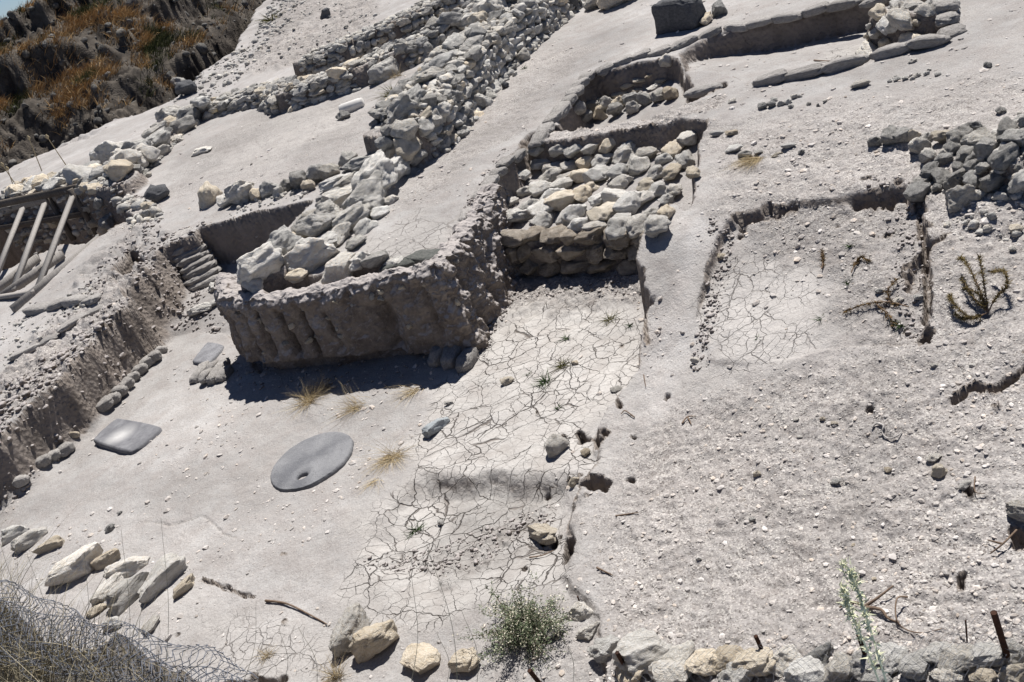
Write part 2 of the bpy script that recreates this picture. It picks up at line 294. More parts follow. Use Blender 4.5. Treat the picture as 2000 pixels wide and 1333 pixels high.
# ------------------------------------------------------------------ materials
class NT:
    def __init__(s, name):
        s.m = bpy.data.materials.new(name); s.m.use_nodes = True; s.t = s.m.node_tree
        s.b = s.t.nodes['Principled BSDF']; s.b.inputs['Roughness'].default_value = .92
        s.b.inputs['Specular IOR Level'].default_value = .03
    def n(s, typ, **kw):
        nd = s.t.nodes.new(typ)
        for k, v in kw.items():
            if k.startswith('_'): setattr(nd, k[1:], v)
            else: nd.inputs[k.replace('__', ' ')].default_value = v
        return nd
    def l(s, a, b): s.t.links.new(a, b)
    def coord(s, kind='Object'): return s.n('ShaderNodeTexCoord').outputs[kind]
    def noise(s, co, scale, detail=4, rough=.6):
        nd = s.n('ShaderNodeTexNoise'); nd.inputs['Scale'].default_value = scale; nd.inputs['Detail'].default_value = detail
        nd.inputs['Roughness'].default_value = rough; s.l(co, nd.inputs['Vector']); return nd.outputs['Fac']
    def voro(s, co, scale, feature='F1', rand=1.0, out='Distance'):
        nd = s.n('ShaderNodeTexVoronoi', _feature=feature); nd.inputs['Scale'].default_value = scale
        nd.inputs['Randomness'].default_value = rand; s.l(co, nd.inputs['Vector']); return nd.outputs[out]
    def ramp(s, fac, *stops):
        nd = s.n('ShaderNodeValToRGB'); e = nd.color_ramp.elements
        while len(e) < len(stops): e.new(.5)
        for el, (p, c) in zip(e, stops):
            el.position = p; el.color = (c, c, c, 1) if not isinstance(c, tuple) else (*c, 1)
        s.l(fac, nd.inputs['Fac']); return nd.outputs['Color']
    def mix(s, fac, a, b, typ='MIX'):
        nd = s.n('ShaderNodeMix', _data_type='RGBA', _blend_type=typ)
        for v, i in ((fac, 0), (a, 6), (b, 7)):
            if isinstance(v, (int, float)): nd.inputs[i].default_value = v
            elif isinstance(v, tuple): nd.inputs[i].default_value = (*v, 1)
            else: s.l(v, nd.inputs[i])
        return nd.outputs[2]
    def math(s, op, a, b=0.0, clamp=False):
        nd = s.n('ShaderNodeMath', _operation=op); nd.use_clamp = clamp
        for v, i in ((a, 0), (b, 1)):
            if isinstance(v, (int, float)): nd.inputs[i].default_value = v
            else: s.l(v, nd.inputs[i])
        return nd.outputs[0]
    def attr(s, name, out='Fac'): return s.n('ShaderNodeAttribute', _attribute_name=name).outputs[out]
    def bump(s, h, strength=.5, dist=.02, prev=None):
        nd = s.n('ShaderNodeBump'); nd.inputs['Strength'].default_value = strength; nd.inputs['Distance'].default_value = dist
        s.l(h, nd.inputs['Height'])
        if prev is not None: s.l(prev, nd.inputs['Normal'])
        return nd.outputs['Normal']
    def done(s, col, nrm=None):
        if isinstance(col, tuple): s.b.inputs['Base Color'].default_value = (*col, 1)
        else: s.l(col, s.b.inputs['Base Color'])
        if nrm is not None: s.l(nrm, s.b.inputs['Normal'])
        return s.m

def mat_ground():
    k = NT('dry_marl_soil'); co = k.coord()
    sep = k.n('ShaderNodeSeparateXYZ'); k.l(co, sep.inputs[0]); flat = k.n('ShaderNodeCombineXYZ')
    k.l(sep.outputs[0], flat.inputs[0]); k.l(sep.outputs[1], flat.inputs[1]); fl = flat.outputs[0]
    mud, rough, steep, grassy = k.attr('mud'), k.attr('rough'), k.attr('steep'), k.attr('grassy')
    big = k.noise(fl, .55, 5, .62); med = k.noise(co, 3.2, 6, .65); fin = k.noise(co, 38, 4, .7)
    pale = k.mix(k.ramp(big, (.36, 0.0), (.64, 1.0)), (.338, .325, .314), (.458, .446, .435))
    pale = k.mix(k.math('MULTIPLY', k.ramp(med, (.40, 0.0), (.66, 1.0)), .65), pale, (.315, .285, .268))
    soil = k.mix(k.ramp(med, (.35, 0.0), (.65, 1.0)), (.265, .238, .222), (.41, .385, .37))
    c = k.mix(k.math('MULTIPLY', rough, k.ramp(k.noise(fl, .9, 5, .66), (.34, .35), (.60, 1.0))), pale, soil)
    mudc = k.mix(k.ramp(med, (.35, 0.0), (.6, 1.0)), (.43, .40, .37), (.57, .55, .52))
    c = k.mix(k.math('MULTIPLY', mud, .8), c, mudc)
    # grit: light and dark pebbles set in the soil
    vc = k.voro(co, 42, 'F1', 1.0, 'Color'); vd = k.voro(co, 42)
    sepc = k.n('ShaderNodeSeparateColor'); k.l(vc, sepc.inputs[0])
    pebm = k.math('MULTIPLY', k.ramp(vd, (.25, 1.0), (.42, 0.0)), k.ramp(sepc.outputs[0], (.55, 0.0), (.6, 1.0)))
    pebm = k.math('MULTIPLY', pebm, k.math('SUBTRACT', 1.0, mud, True)); pebm = k.math('MULTIPLY', pebm, k.math('ADD', rough, .25, True))
    pc = k.ramp(sepc.outputs[1], (.0, (.20, .18, .17)), (.45, (.36, .33, .31)), (.8, (.55, .53, .50)), (1.0, (.62, .58, .52)))
    c = k.mix(pebm, c, pc)
    c = k.mix(k.math('MULTIPLY', k.ramp(fin, (.35, 1.0), (.62, 0.0)), .35), c, (.30, .272, .255))
    gs = k.n('ShaderNodeSeparateColor'); k.l(k.voro(co, 88, 'F1', 1.0, 'Color'), gs.inputs[0])
    gm_ = k.math('MULTIPLY', k.math('ADD', k.math('MULTIPLY', rough, .6), .22), k.math('SUBTRACT', 1.0, k.math('MULTIPLY', mud, .85)))
    gm_ = k.math('MULTIPLY', gm_, k.ramp(k.noise(fl, 1.7, 4, .6), (.30, .35), (.62, 1.3)))
    c = k.mix(k.math('MULTIPLY', k.ramp(gs.outputs[0], (.84, 0.0), (.88, 1.0)), gm_), c, (.17, .15, .138))
    c = k.mix(k.math('MULTIPLY', k.ramp(gs.outputs[1], (.78, 0.0), (.82, 1.0)), gm_), c, (.58, .55, .51))
    blo = k.noise(fl, 6.5, 5, .7); c = k.mix(k.math('MULTIPLY', k.ramp(blo, (.52, 0.0), (.68, 1.0)), k.math('ADD', k.math('MULTIPLY', rough, .5), .10)), c, (.25, .222, .205))
    # exposed earth faces are browner
    ear = k.mix(k.ramp(med, (.3, 0.0), (.7, 1.0)), (.155, .126, .104), (.29, .25, .22))
    c = k.mix(k.math('MULTIPLY', steep, .85), c, ear)
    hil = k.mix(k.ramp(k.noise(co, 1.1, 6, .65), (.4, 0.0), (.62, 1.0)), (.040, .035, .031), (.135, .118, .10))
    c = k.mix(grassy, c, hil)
    tn = k.n('ShaderNodeHueSaturation'); k.l(c, tn.inputs['Color']); k.l(k.math('ADD', k.math('MULTIPLY', k.attr('tone'), .24), .92), tn.inputs['Value']); c = tn.outputs[0]
    # drying cracks: wide plates and a finer net inside them
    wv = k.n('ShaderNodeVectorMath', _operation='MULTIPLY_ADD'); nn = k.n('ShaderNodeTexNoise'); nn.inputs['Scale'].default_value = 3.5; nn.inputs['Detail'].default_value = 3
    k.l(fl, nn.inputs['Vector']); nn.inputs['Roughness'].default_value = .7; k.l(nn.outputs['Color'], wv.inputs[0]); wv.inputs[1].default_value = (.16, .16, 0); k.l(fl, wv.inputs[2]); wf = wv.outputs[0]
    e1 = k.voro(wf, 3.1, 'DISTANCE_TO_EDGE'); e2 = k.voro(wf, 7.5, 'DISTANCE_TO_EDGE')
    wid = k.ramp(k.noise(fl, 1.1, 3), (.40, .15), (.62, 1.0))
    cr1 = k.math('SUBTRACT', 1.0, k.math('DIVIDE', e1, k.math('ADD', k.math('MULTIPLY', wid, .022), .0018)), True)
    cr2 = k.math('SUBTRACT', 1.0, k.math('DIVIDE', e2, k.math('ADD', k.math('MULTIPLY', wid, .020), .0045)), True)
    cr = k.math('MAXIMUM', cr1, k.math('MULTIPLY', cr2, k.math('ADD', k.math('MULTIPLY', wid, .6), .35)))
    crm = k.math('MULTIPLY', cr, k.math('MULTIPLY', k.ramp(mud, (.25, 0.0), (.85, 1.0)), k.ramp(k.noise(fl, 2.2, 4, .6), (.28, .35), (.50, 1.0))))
    c = k.mix(k.math('MULTIPLY', k.math('POWER', crm, .6), .86), c, (.12, .10, .088))  # occlusion inside the cracks painted as a darker base colour
    # relief
    h = k.math('ADD', k.math('MULTIPLY', med, .8), k.math('MULTIPLY', fin, .35))
    n1 = k.bump(h, .8, .045)
    clod = k.voro(co, 17, 'SMOOTH_F1')
    st = k.math('ADD', k.math('MULTIPLY', rough, .5), k.math('MULTIPLY', steep, .8), True)
    n2 = k.bump(k.math('MULTIPLY', k.math('SUBTRACT', .6, clod), st), .7, .05, n1)
    n3 = k.bump(k.math('MULTIPLY', pebm, .6), .8, .012, n2)
    n4 = k.bump(k.math('MULTIPLY', crm, -1.0), 1.0, .02, n3)
    return k.done(c, n4)

def mat_stone(name, lo, hi, tan, tanamt=.5, island=False, pit=1.0):
    k = NT(name); co = k.coord()
    rnd = k.n('ShaderNodeNewGeometry').outputs['Random Per Island'] if island else k.n('ShaderNodeObjectInfo').outputs['Random']
    off = k.n('ShaderNodeVectorMath', _operation='MULTIPLY_ADD'); cmb = k.n('ShaderNodeCombineXYZ'); k.l(rnd, cmb.inputs[0]); k.l(rnd, cmb.inputs[1])
    k.l(cmb.outputs[0], off.inputs[0]); off.inputs[1].default_value = (37, 53, 0); k.l(co, off.inputs[2]); v = off.outputs[0]
    a = k.noise(v, 2.3 if not island else 5, 6, .68); b = k.noise(v, 9 if not island else 16, 5, .7); d = k.noise(v, 45, 3, .7)
    c = k.mix(k.ramp(a, (.36, 0.0), (.62, 1.0)), lo, hi)
    t1 = k.math('MULTIPLY', k.ramp(b, (.42, 0.0), (.62, 1.0)), k.ramp(rnd, (.15, 0.05), (.95, 1.0)))
    c = k.mix(k.math('MULTIPLY', t1, tanamt), c, tan)
    c = k.mix(k.math('MULTIPLY', k.ramp(k.noise(v, 5.5, 6, .75), (.53, 0.0), (.64, 1.0)), .5*pit), c, (.22, .215, .20))
    vs = k.n('ShaderNodeHueSaturation'); k.l(c, vs.inputs['Color']); k.l(k.math('ADD', k.math('MULTIPLY', k.math('FRACT', k.math('MULTIPLY', rnd, 7.13)), .42), .76), vs.inputs['Value'])
    pits = k.voro(v, 24)
    h = k.math('ADD', k.math('MULTIPLY', b, 1.0), k.math('MULTIPLY', d, .3))
    if name == 'loose_gravel': return k.done(vs.outputs[0])
    n1 = k.bump(h, .8, .05); n2 = k.bump(k.ramp(pits, (.05, 0.0), (.35, 1.0)), .4*pit, .02, n1)
    return k.done(vs.outputs[0], n2)

def mat_simple(name, c1, c2, scale=8, bump=.4, dist=.01, rough=.9, stretch=None, spots=None):
    k = NT(name); co = k.coord(); k.b.inputs['Roughness'].default_value = rough
    if stretch:
        mp = k.n('ShaderNodeMapping'); mp.inputs['Scale'].default_value = stretch; k.l(co, mp.inputs[0]); co = mp.outputs[0]
    a = k.noise(co, scale, 6, .65); b = k.noise(co, scale*7, 3, .7)
    c = k.mix(k.ramp(a, (.35, 0.0), (.65, 1.0)), c1, c2)
    if 'millstone' in name: c = k.mix(k.math('MULTIPLY', k.ramp(k.noise(co, 2.6, 5, .62), (.42, 0.0), (.75, 1.0)), .45), c, (.33, .33, .33))
    rnd = k.n('ShaderNodeObjectInfo').outputs['Random']
    vs = k.n('ShaderNodeHueSaturation'); k.l(c, vs.inputs['Color']); k.l(k.math('ADD', k.math('MULTIPLY', rnd, .3), .85), vs.inputs['Value']); c = vs.outputs[0]
    if spots: c = k.mix(k.math('MULTIPLY', k.ramp(b, (.55, 0.0), (.62, 1.0)), .7), c, spots)
    nb = k.bump(k.math('ADD', a, k.math('MULTIPLY', b, .5)), bump, dist)
    if 'millstone' in name:
        pt = k.voro(co, 55); c = k.mix(k.math('MULTIPLY', k.ramp(pt, (.10, 1.0), (.24, 0.0)), k.ramp(k.noise(co, 9, 3), (.45, 0.0), (.6, .8))), c, (.075, .075, .08))
        sp = k.noise(co, 70, 3, .8); c = k.mix(k.math('MULTIPLY', k.ramp(sp, (.60, 0.0), (.66, 1.0)), .55), c, (.36, .355, .345))
        nb = k.bump(k.math('ADD', k.noise(co, 22, 6, .75), k.math('MULTIPLY', k.ramp(pt, (.05, 0.0), (.3, 1.0)), .5)), .75, .012, nb)
    return k.done(c, nb)

def mat_blade(name, c1, c2, trans=0.0):
    k = NT(name); g = k.n('ShaderNodeNewGeometry').outputs['Random Per Island']
    c = k.mix(g, c1, c2); k.b.inputs['Roughness'].default_value = .75
    return k.done(c)

def mat_earth():
    k = NT('packed_brown_earth'); co = k.coord(); a = k.noise(co, 3.2, 7, .68); b = k.noise(co, 26, 4, .72); v = k.voro(co, 19, 'SMOOTH_F1')
    c = k.mix(k.ramp(a, (.34, 0.0), (.66, 1.0)), (.135, .112, .096), (.272, .236, .207))
    c = k.mix(k.math('MULTIPLY', k.ramp(b, (.55, 0.0), (.66, 1.0)), .5), c, (.38, .335, .29))
    ge = k.n('ShaderNodeNewGeometry'); sp = k.n('ShaderNodeSeparateXYZ'); k.l(ge.outputs['Normal'], sp.inputs[0])
    dust = k.ramp(k.math('ADD', sp.outputs[2], k.math('MULTIPLY', k.math('SUBTRACT', a, .5), .5)), (.30, 0.0), (.72, 1.0))
    c = k.mix(dust, c, k.mix(b, (.37, .335, .315), (.45, .42, .405)))
    n1 = k.bump(k.math('ADD', a, k.math('MULTIPLY', b, .45)), .9, .05); n2 = k.bump(k.math('SUBTRACT', .6, v), .5, .03, n1)
    return k.done(c, n2)

M = {}
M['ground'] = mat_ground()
M['lime'] = mat_stone('weathered_limestone', (.375, .367, .35), (.67, .65, .61), (.58, .48, .34), .5)
M['lime_i'] = mat_stone('weathered_limestone_rubble', (.335, .327, .312), (.61, .59, .55), (.56, .46, .32), .5, True)
M['white'] = mat_stone('pale_limestone', (.56, .54, .50), (.76, .745, .71), (.68, .54, .37), .45, False, .4)
M['grey'] = mat_stone('grey_lichened_limestone', (.24, .238, .232), (.475, .463, .442), (.48, .41, .31), .35)
M['tan'] = mat_stone('tan_limestone', (.60, .53, .42), (.78, .71, .60), (.66, .49, .29), .55, False, .4)
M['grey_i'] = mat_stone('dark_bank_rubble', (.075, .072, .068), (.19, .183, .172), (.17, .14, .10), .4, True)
M['brownstone'] = mat_stone('earth_stained_stone', (.27, .235, .195), (.48, .43, .37), (.46, .36, .25), .5)
M['basalt'] = mat_simple('basalt', (.075, .077, .082), (.13, .13, .135), 9, .5, .01, .85, None, (.05, .05, .052))
M['millstone'] = mat_simple('grey_basalt_millstone', (.115, .117, .126), (.165, .167, .176), 4, .5, .008, .85)
M['slab'] = mat_simple('dark_grey_slab', (.15, .15, .16), (.24, .24, .25), 6, .6, .008, .85, None, (.10, .10, .105))
M['bag'] = mat_simple('weathered_sandbag_cloth', (.25, .235, .22), (.41, .39, .37), 5, .7, .03, .95)
M['earth'] = mat_earth()
M['wood'] = mat_simple('weathered_grey_timber', (.22, .205, .19), (.34, .32, .30), 3, .5, .01, .85, (14, 14, 1.2))
M['woodd'] = mat_simple('dark_weathered_timber', (.10, .085, .072), (.17, .15, .13), 3, .5, .01, .85, (14, 14, 1.2))
M['rust'] = mat_simple('rusty_iron', (.035, .022, .018), (.075, .04, .028), 20, .5, .004, .8)
M['wire'] = mat_simple('galvanised_wire', (.11, .115, .135), (.19, .20, .225), 20, .1, .002, .5)
M['gravel'] = mat_stone('loose_gravel', (.36, .335, .315), (.58, .55, .525), (.56, .43, .31), .5, True, .3)
M['straw'] = mat_blade('dry_straw', (.38, .29, .16), (.55, .46, .30))
M['dry'] = mat_blade('dry_grass', (.26, .20, .12), (.42, .35, .23))
M['fore'] = mat_blade('foreground_dry_grass', (.16, .135, .08), (.46, .40, .28))
M['hillgrass'] = mat_blade('brown_hill_grass', (.22, .13, .055), (.54, .37, .19))
M['hillgreen'] = mat_blade('green_hill_scrub', (.045, .055, .022), (.10, .10, .045))
M['weed'] = mat_blade('brown_weed', (.10, .062, .025), (.19, .125, .055))
M['weedg'] = mat_blade('olive_weed', (.075, .08, .025), (.15, .13, .05))
M['weedb'] = mat_blade('olive_brown_weed', (.10, .075, .03), (.20, .155, .07))
M['green'] = mat_blade('green_leaves', (.035, .06, .025), (.075, .11, .045))
M['bush'] = mat_blade('grey_green_leaves', (.10, .125, .075), (.20, .235, .145))
M['seed'] = mat_blade('pale_seed_heads', (.50, .46, .34), (.66, .62, .50))
M['palegreen'] = mat_blade('pale_green_flower_spike', (.50, .51, .34), (.66, .65, .48))
M['twig'] = mat_simple('dry_twig', (.13, .09, .065), (.22, .165, .125), 12, .3, .004)
M['cloth'] = mat_simple('dark_grey_cloth', (.07, .075, .07), (.14, .14, .13), 6, .5, .02, .9)
M['marble'] = mat_simple('white_marble', (.58, .56, .53), (.70, .68, .65), 5, .3, .01, .8)
M['flint'] = mat_simple('blue_grey_stone', (.22, .24, .25), (.34, .36, .37), 8, .4, .01, .75)
M['valley'] = mat_simple('hazy_valley', (.30, .35, .42), (.36, .41, .48), .002, 0, .01)  # bluish distance haze put into the plain's own colour

# ------------------------------------------------------------------ object helpers
def link(name, me, mat=None, parent=None, smooth=True):
    o = bpy.data.objects.new(name, me); COL.objects.link(o)
    if mat is not None and len(me.materials) == 0: me.materials.append(mat)
    if parent is not None: o.parent = parent
    if smooth and len(me.polygons): me.polygons.foreach_set('use_smooth', np.ones(len(me.polygons), bool))
    return o
def mesh_from(V, F, name='mesh'):
    """V (n,3) array, F list of equal-length faces or (n,k) array"""
    me = bpy.data.meshes.new(name); V = np.ascontiguousarray(V, np.float32); F = np.ascontiguousarray(F, np.int32)
    me.vertices.add(len(V)); me.vertices.foreach_set('co', V.ravel())
    k = F.shape[1]; me.loops.add(F.size); me.polygons.add(len(F))
    me.polygons.foreach_set('loop_start', np.arange(0, F.size, k, dtype=np.int32))
    me.polygons.foreach_set('loop_total', np.full(len(F), k, np.int32))
    me.loops.foreach_set('vertex_index', F.ravel()); me.update(calc_edges=True); return me
def tag(o, label, cat, group=None, kind=None):
    if label: o['label'] = label
    if cat: o['category'] = cat
    if group: o['group'] = group
    if kind: o['kind'] = kind
    return o
def empty(name, loc, rz=0):
    o = bpy.data.objects.new(name, None); COL.objects.link(o); o.location = loc; o.rotation_euler = (0, 0, rz); o.empty_display_size = .1; return o

# ------------------------------------------------------------------ ground mesh
V = np.stack([X, Y, Z], -1).reshape(-1, 3)
idx = np.arange(NR*NAZ).reshape(NR, NAZ)
F = np.stack([idx[:-1, :-1], idx[:-1, 1:], idx[1:, 1:], idx[1:, :-1]], -1).reshape(-1, 4)[:, ::-1]
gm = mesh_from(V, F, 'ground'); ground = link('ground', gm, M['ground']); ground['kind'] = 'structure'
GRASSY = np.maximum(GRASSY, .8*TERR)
for nm, ar in (('mud', MUD), ('rough', ROUGH), ('steep', STEEP), ('grassy', GRASSY), ('tone', TONE)):
    a = gm.attributes.new(nm, 'FLOAT', 'POINT'); a.data.foreach_set('value', np.ascontiguousarray(ar, np.float32).ravel())
a = np.linspace(0, 2*math.pi, 49)[:-1]
vv = [(0, 0, -60)] + [(r*math.cos(t), r*math.sin(t), -60) for r in (300, 2000, 9000) for t in a]
bm = bmesh.new(); bv = [bm.verts.new(v) for v in vv]
for i in range(48):
    j = (i+1) % 48; bm.faces.new((bv[0], bv[1+i], bv[1+j]))
    for q_ in (0, 48): bm.faces.new((bv[1+q_+i], bv[49+q_+i], bv[49+q_+j], bv[1+q_+j]))
vm = bpy.data.meshes.new('valley'); bm.to_mesh(vm); bm.free()
link('valley_plain', vm, M['valley'])['kind'] = 'structure'
# ------------------------------------------------------------------ rocks
def ico(sub):
    bm = bmesh.new(); bmesh.ops.create_icosphere(bm, subdivisions=sub, radius=1.0)
    v = np.array([x.co[:] for x in bm.verts]); f = np.array([[q.index for q in p.verts] for p in bm.faces]); bm.free(); return v, f
ICO = {s: ico(s) for s in (1, 2, 3, 4, 5)}
def rock_shape(seed, sub, cuts=12, keep=(.52, .86), rough=.05, block=0.0):
    """a unit boulder: a sphere broken by flat fracture planes, then weathered"""
    g = np.random.default_rng(seed); v = ICO[sub][0].copy()
    if block: v = np.sign(v)*np.abs(v)**(1-block*.55); v /= np.abs(v).max()
    for _ in range(cuts):
        n = g.normal(size=3); n /= np.linalg.norm(n); d = g.uniform(*keep); s = v@n
        v = v - np.outer(np.maximum(s-d, 0)*.94, n)
    for o_ in range(4):
        k = g.normal(size=(5, 3))*(2.2*1.9**o_); ph = g.uniform(0, 6.28, 5)
        v = v*(1+rough*.62**o_*np.sin(v@k.T+ph).sum(1)*.55)[:, None]
    q = 0
    for ax in range(3):
        a, b, c = v[:, ax], v[:, (ax+1) % 3], v[:, (ax+2) % 3]
        q = q + fbm(a+c*.63+seed, b-c*.41, 2.6, 4 if sub > 3 else 2, seed % 97+ax*5, .62)
    v = v*(1+rough*1.0*(q*.42-np.abs(q)*.25))[:, None]
    v -= (v.max(0)+v.min(0))/2; v /= (v.max(0)-v.min(0))[None]/2
    return v
BIG = []
for i in range(9):
    me = mesh_from(rock_shape(100+i, 5, 15, (.5, .82), .085), ICO[5][1], 'boulder'); BIG.append(me)
MED = []
for i in range(12):
    me = mesh_from(rock_shape(200+i, 4, 12, (.5, .84), .08), ICO[4][1], 'stone'); MED.append(me)
BLK = []
for i in range(6):
    me = mesh_from(rock_shape(300+i, 5, 10, (.62, .95), .07, .9), ICO[5][1], 'stone_block'); BLK.append(me)
MID_V = [rock_shape(450+i, 3, 10, (.5, .84), .07, .5 if i % 2 else 0) for i in range(14)]
SMALL_V = [rock_shape(400+i, 2, 8, (.5, .85), .05) for i in range(14)]
TINY_V = [rock_shape(500+i, 1, 5, (.5, .85), .08) for i in range(14)]
for me in BIG+MED+BLK: me.polygons.foreach_set('use_smooth', np.ones(len(me.polygons), bool))
BOXY = [mesh_from(rock_shape(701, 5, 3, (1.05, 1.3), .03, 1.35), ICO[5][1], 'squared_block')]
for me in BOXY: me.polygons.foreach_set('use_smooth', np.ones(len(me.polygons), bool))
_cache = {}
def rock_obj(name, lib, i, mat, loc, rot, size, parent=None):
    key = (lib[0].name, i % len(lib), mat.name)
    if key not in _cache:
        me = lib[i % len(lib)].copy(); me.materials.append(mat); _cache[key] = me
    o = bpy.data.objects.new(name, _cache[key]); COL.objects.link(o); o.rotation_euler = rot; o.scale = size
    if parent is not None:
        o.parent = parent; o.location = Vector(loc)-parent.location
    else: o.location = loc
    return o
def yaw_len(px, py, w, ang):
    """yaw and world length of a stone that spans w photo pixels along a direction (degrees, 0 = right, 90 = up)"""
    c = G(px, py); z = c[2]; dx, dy = math.cos(R(ang))*w/2, -math.sin(R(ang))*w/2
    a = U(px-dx, py-dy, z); b = U(px+dx, py+dy, z); d = b-a
    return c, math.atan2(d[1], d[0]), math.hypot(d[0], d[1])
_seed = [0]
def rock_px(name, px, py, w, ang=0, dep=.75, hgt=.6, mat='lime', lib=None, sink=.25, tilt=12, parent=None, lenmax=None):
    """place one stone on the ground at a photo point, w photo pixels long"""
    _seed[0] += 1; i = _seed[0]
    c, yaw, L = yaw_len(px, py, w, ang)
    D = np.linalg.norm(c-CPOS); L = min(L, 1.45*w*D/F_PX)
    lib = lib or (BIG if w > 55 else MED)
    s = (L/2, L/2*dep, L/2*hgt)
    loc = (c[0], c[1], c[2]+s[2]*(1-2*sink))
    rot = (R(rng.uniform(-tilt, tilt)), R(rng.uniform(-tilt, tilt)), yaw)
    return rock_obj(name, lib, i, M[mat], loc, rot, s, parent)
def merged(name, libV, libF, items, mat, parent=None):
    """many small stones as one mesh: items = (x, y, z, sx, sy, sz, yaw, tilt)"""
    Vs, Fs, n = [], [], 0
    for it in items:
        x, y, z, sx, sy, sz, ya, ti = it; v = libV[rng.integers(len(libV))]*np.array([sx, sy, sz])
        ct, st = math.cos(ti), math.sin(ti); v = np.stack([v[:, 0], v[:, 1]*ct-v[:, 2]*st, v[:, 1]*st+v[:, 2]*ct], 1)
        ca, sa = math.cos(ya), math.sin(ya); v = np.stack([v[:, 0]*ca-v[:, 1]*sa, v[:, 0]*sa+v[:, 1]*ca, v[:, 2]], 1)
        Vs.append(v+np.array([x, y, z])); Fs.append(libF+n); n += len(v)
    V_ = np.concatenate(Vs)
    if parent is not None: V_ = V_-np.array(parent.location)
    return link(name, mesh_from(V_, np.concatenate(Fs), name), mat, parent)

def ground_grad(x, y, e=.06):
    gx = (ground_z(x+e, y)-ground_z(x-e, y))/(2*e); gy = (ground_z(x, y+e)-ground_z(x, y-e))/(2*e); return gx, gy
def pile(name, label, line, hw, sizes, tries=9000, mats=('lime', 'lime', 'grey', 'tan'), flat=.62, spacing=.78, maxpart=100, back=1.0, cat='stone wall', extra=(), courses=0, face=(.16, .34), mid=False):
    """a dry wall: stones packed over its rubble core by dart throwing, biggest first; the largest are parts, the rest one rubble part"""
    P = np.array(line); seg = np.linalg.norm(np.diff(P[:, :2], axis=0), axis=1); cum = np.r_[0, np.cumsum(seg)]
    placed = []; pts = np.zeros((0, 3)); rad = np.zeros(0)
    c0 = P[len(P)//2]; root = empty(name, (c0[0], c0[1], float(ground_z(c0[0]+hw*1.6, c0[1]-hw*1.6))))
    tag(root, label, cat, None, 'thing')
    if courses:                                      # laid faces: courses of stones on both sides of the core
        for side in (-1, 1):
            s_ = 0.0; hs = [rng.uniform(.8, 1.25) for _ in range(courses)]
            for c_ in range(courses):
                s_ = rng.uniform(0, .2)
                while s_ < cum[-1]:
                    l_ = rng.uniform(*face)*(1.25 if c_ == courses-1 else 1); k = max(min(np.searchsorted(cum, s_+l_/2)-1, len(seg)-1), 0); u_ = (s_+l_/2-cum[k])/seg[k]
                    b = P[k]*(1-u_)+P[k+1]*u_; d = (P[k+1]-P[k])[:2]/seg[k]; out = hw+.05-.10*c_/courses+rng.normal(0, .02)
                    x, y = b[0]-d[1]*out*side, b[1]+d[0]*out*side; g0 = float(ground_z(b[0]-d[1]*side*(hw+.3), b[1]+d[0]*side*(hw+.3))); h_ = (b[2]-g0)/courses
                    if h_ > .05:
                        p = np.array([x, y, g0+h_*(c_+.5)+rng.normal(0, .015)]); hh = h_*.56*rng.uniform(.85, 1.2)
                        placed.append((p, (l_*.53, rng.uniform(.10, .16), hh), math.atan2(d[1], d[0])+rng.normal(0, .12), (l_*hh)**.5*.8, np.linalg.norm(p-CPOS), c_))
                    s_ += l_*.98
    for e_ in extra:                                 # hand-placed stones already standing in the wall
        pts = np.vstack([pts, np.array(e_[:3])]); rad = np.r_[rad, e_[3]]
    for lo, hi, cnt in sizes:
        for _ in range(cnt):
            t = rng.uniform(0, cum[-1]); k = min(np.searchsorted(cum, t)-1, len(seg)-1); k = max(k, 0)
            u = (t-cum[k])/seg[k]; b = P[k]*(1-u)+P[k+1]*u; d = (P[k+1]-P[k])[:2]/seg[k]
            # more darts on the two edges, so that the steep faces fill
            off = rng.uniform(-1, 1)*hw*1.0 if rng.random() < .5 else np.sign(rng.random()-.5*back)*hw*rng.uniform(.8, 1.35)
            x, y = b[0]-d[1]*off, b[1]+d[0]*off; r = rng.uniform(lo, hi)/2
            z = float(ground_z(x, y)); p = np.array([x, y, z])
            if len(pts):
                dd = np.linalg.norm(pts-p, axis=1)
                if (dd < (rad+r)*spacing).any(): continue
            gx, gy = ground_grad(x, y); sl = math.hypot(gx, gy)
            pts = np.vstack([pts, p]); rad = np.r_[rad, r]
            nrm = np.array([-gx, -gy, 1]); nrm /= np.linalg.norm(nrm)
            al = math.atan2(d[1], d[0]) + rng.normal(0, .45)
            a, bb, h = r*rng.uniform(.95, 1.3), r*rng.uniform(.75, 1.0), r*flat*rng.uniform(.8, 1.3)
            placed.append((p + nrm*h*.25, (a, bb, h), al, r, np.linalg.norm(p-CPOS)))
    order = sorted(placed, key=lambda s: -s[3]/s[4])
    for s in order[:maxpart]:
        low = len(s) > 5 and s[5] < courses-1
        mt = M['tan' if low and rng.random() < .5 else mats[rng.integers(len(mats))]]
        rock_obj('stone', MED if rng.random() < .6 else BLK, int(rng.integers(12)), mt, s[0], (rng.normal(0, .2)+(math.pi if rng.random() < .5 else 0), rng.normal(0, .2), s[2]+(math.pi if rng.random() < .5 else 0)), s[1], root)
    rest = order[maxpart:]
    if rest:
        o = merged('rubble', MID_V if mid else SMALL_V, ICO[3 if mid else 2][1], [(*s[0], *s[1], s[2], rng.normal(0, .3)) for s in rest], M['lime_i'], root)
        o['kind'] = 'stuff'
    return root, placed
def grp_wall(name, label, cat, px, py):
    c = G(px, py); return tag(empty(name, tuple(c)), label, cat, None, 'thing')

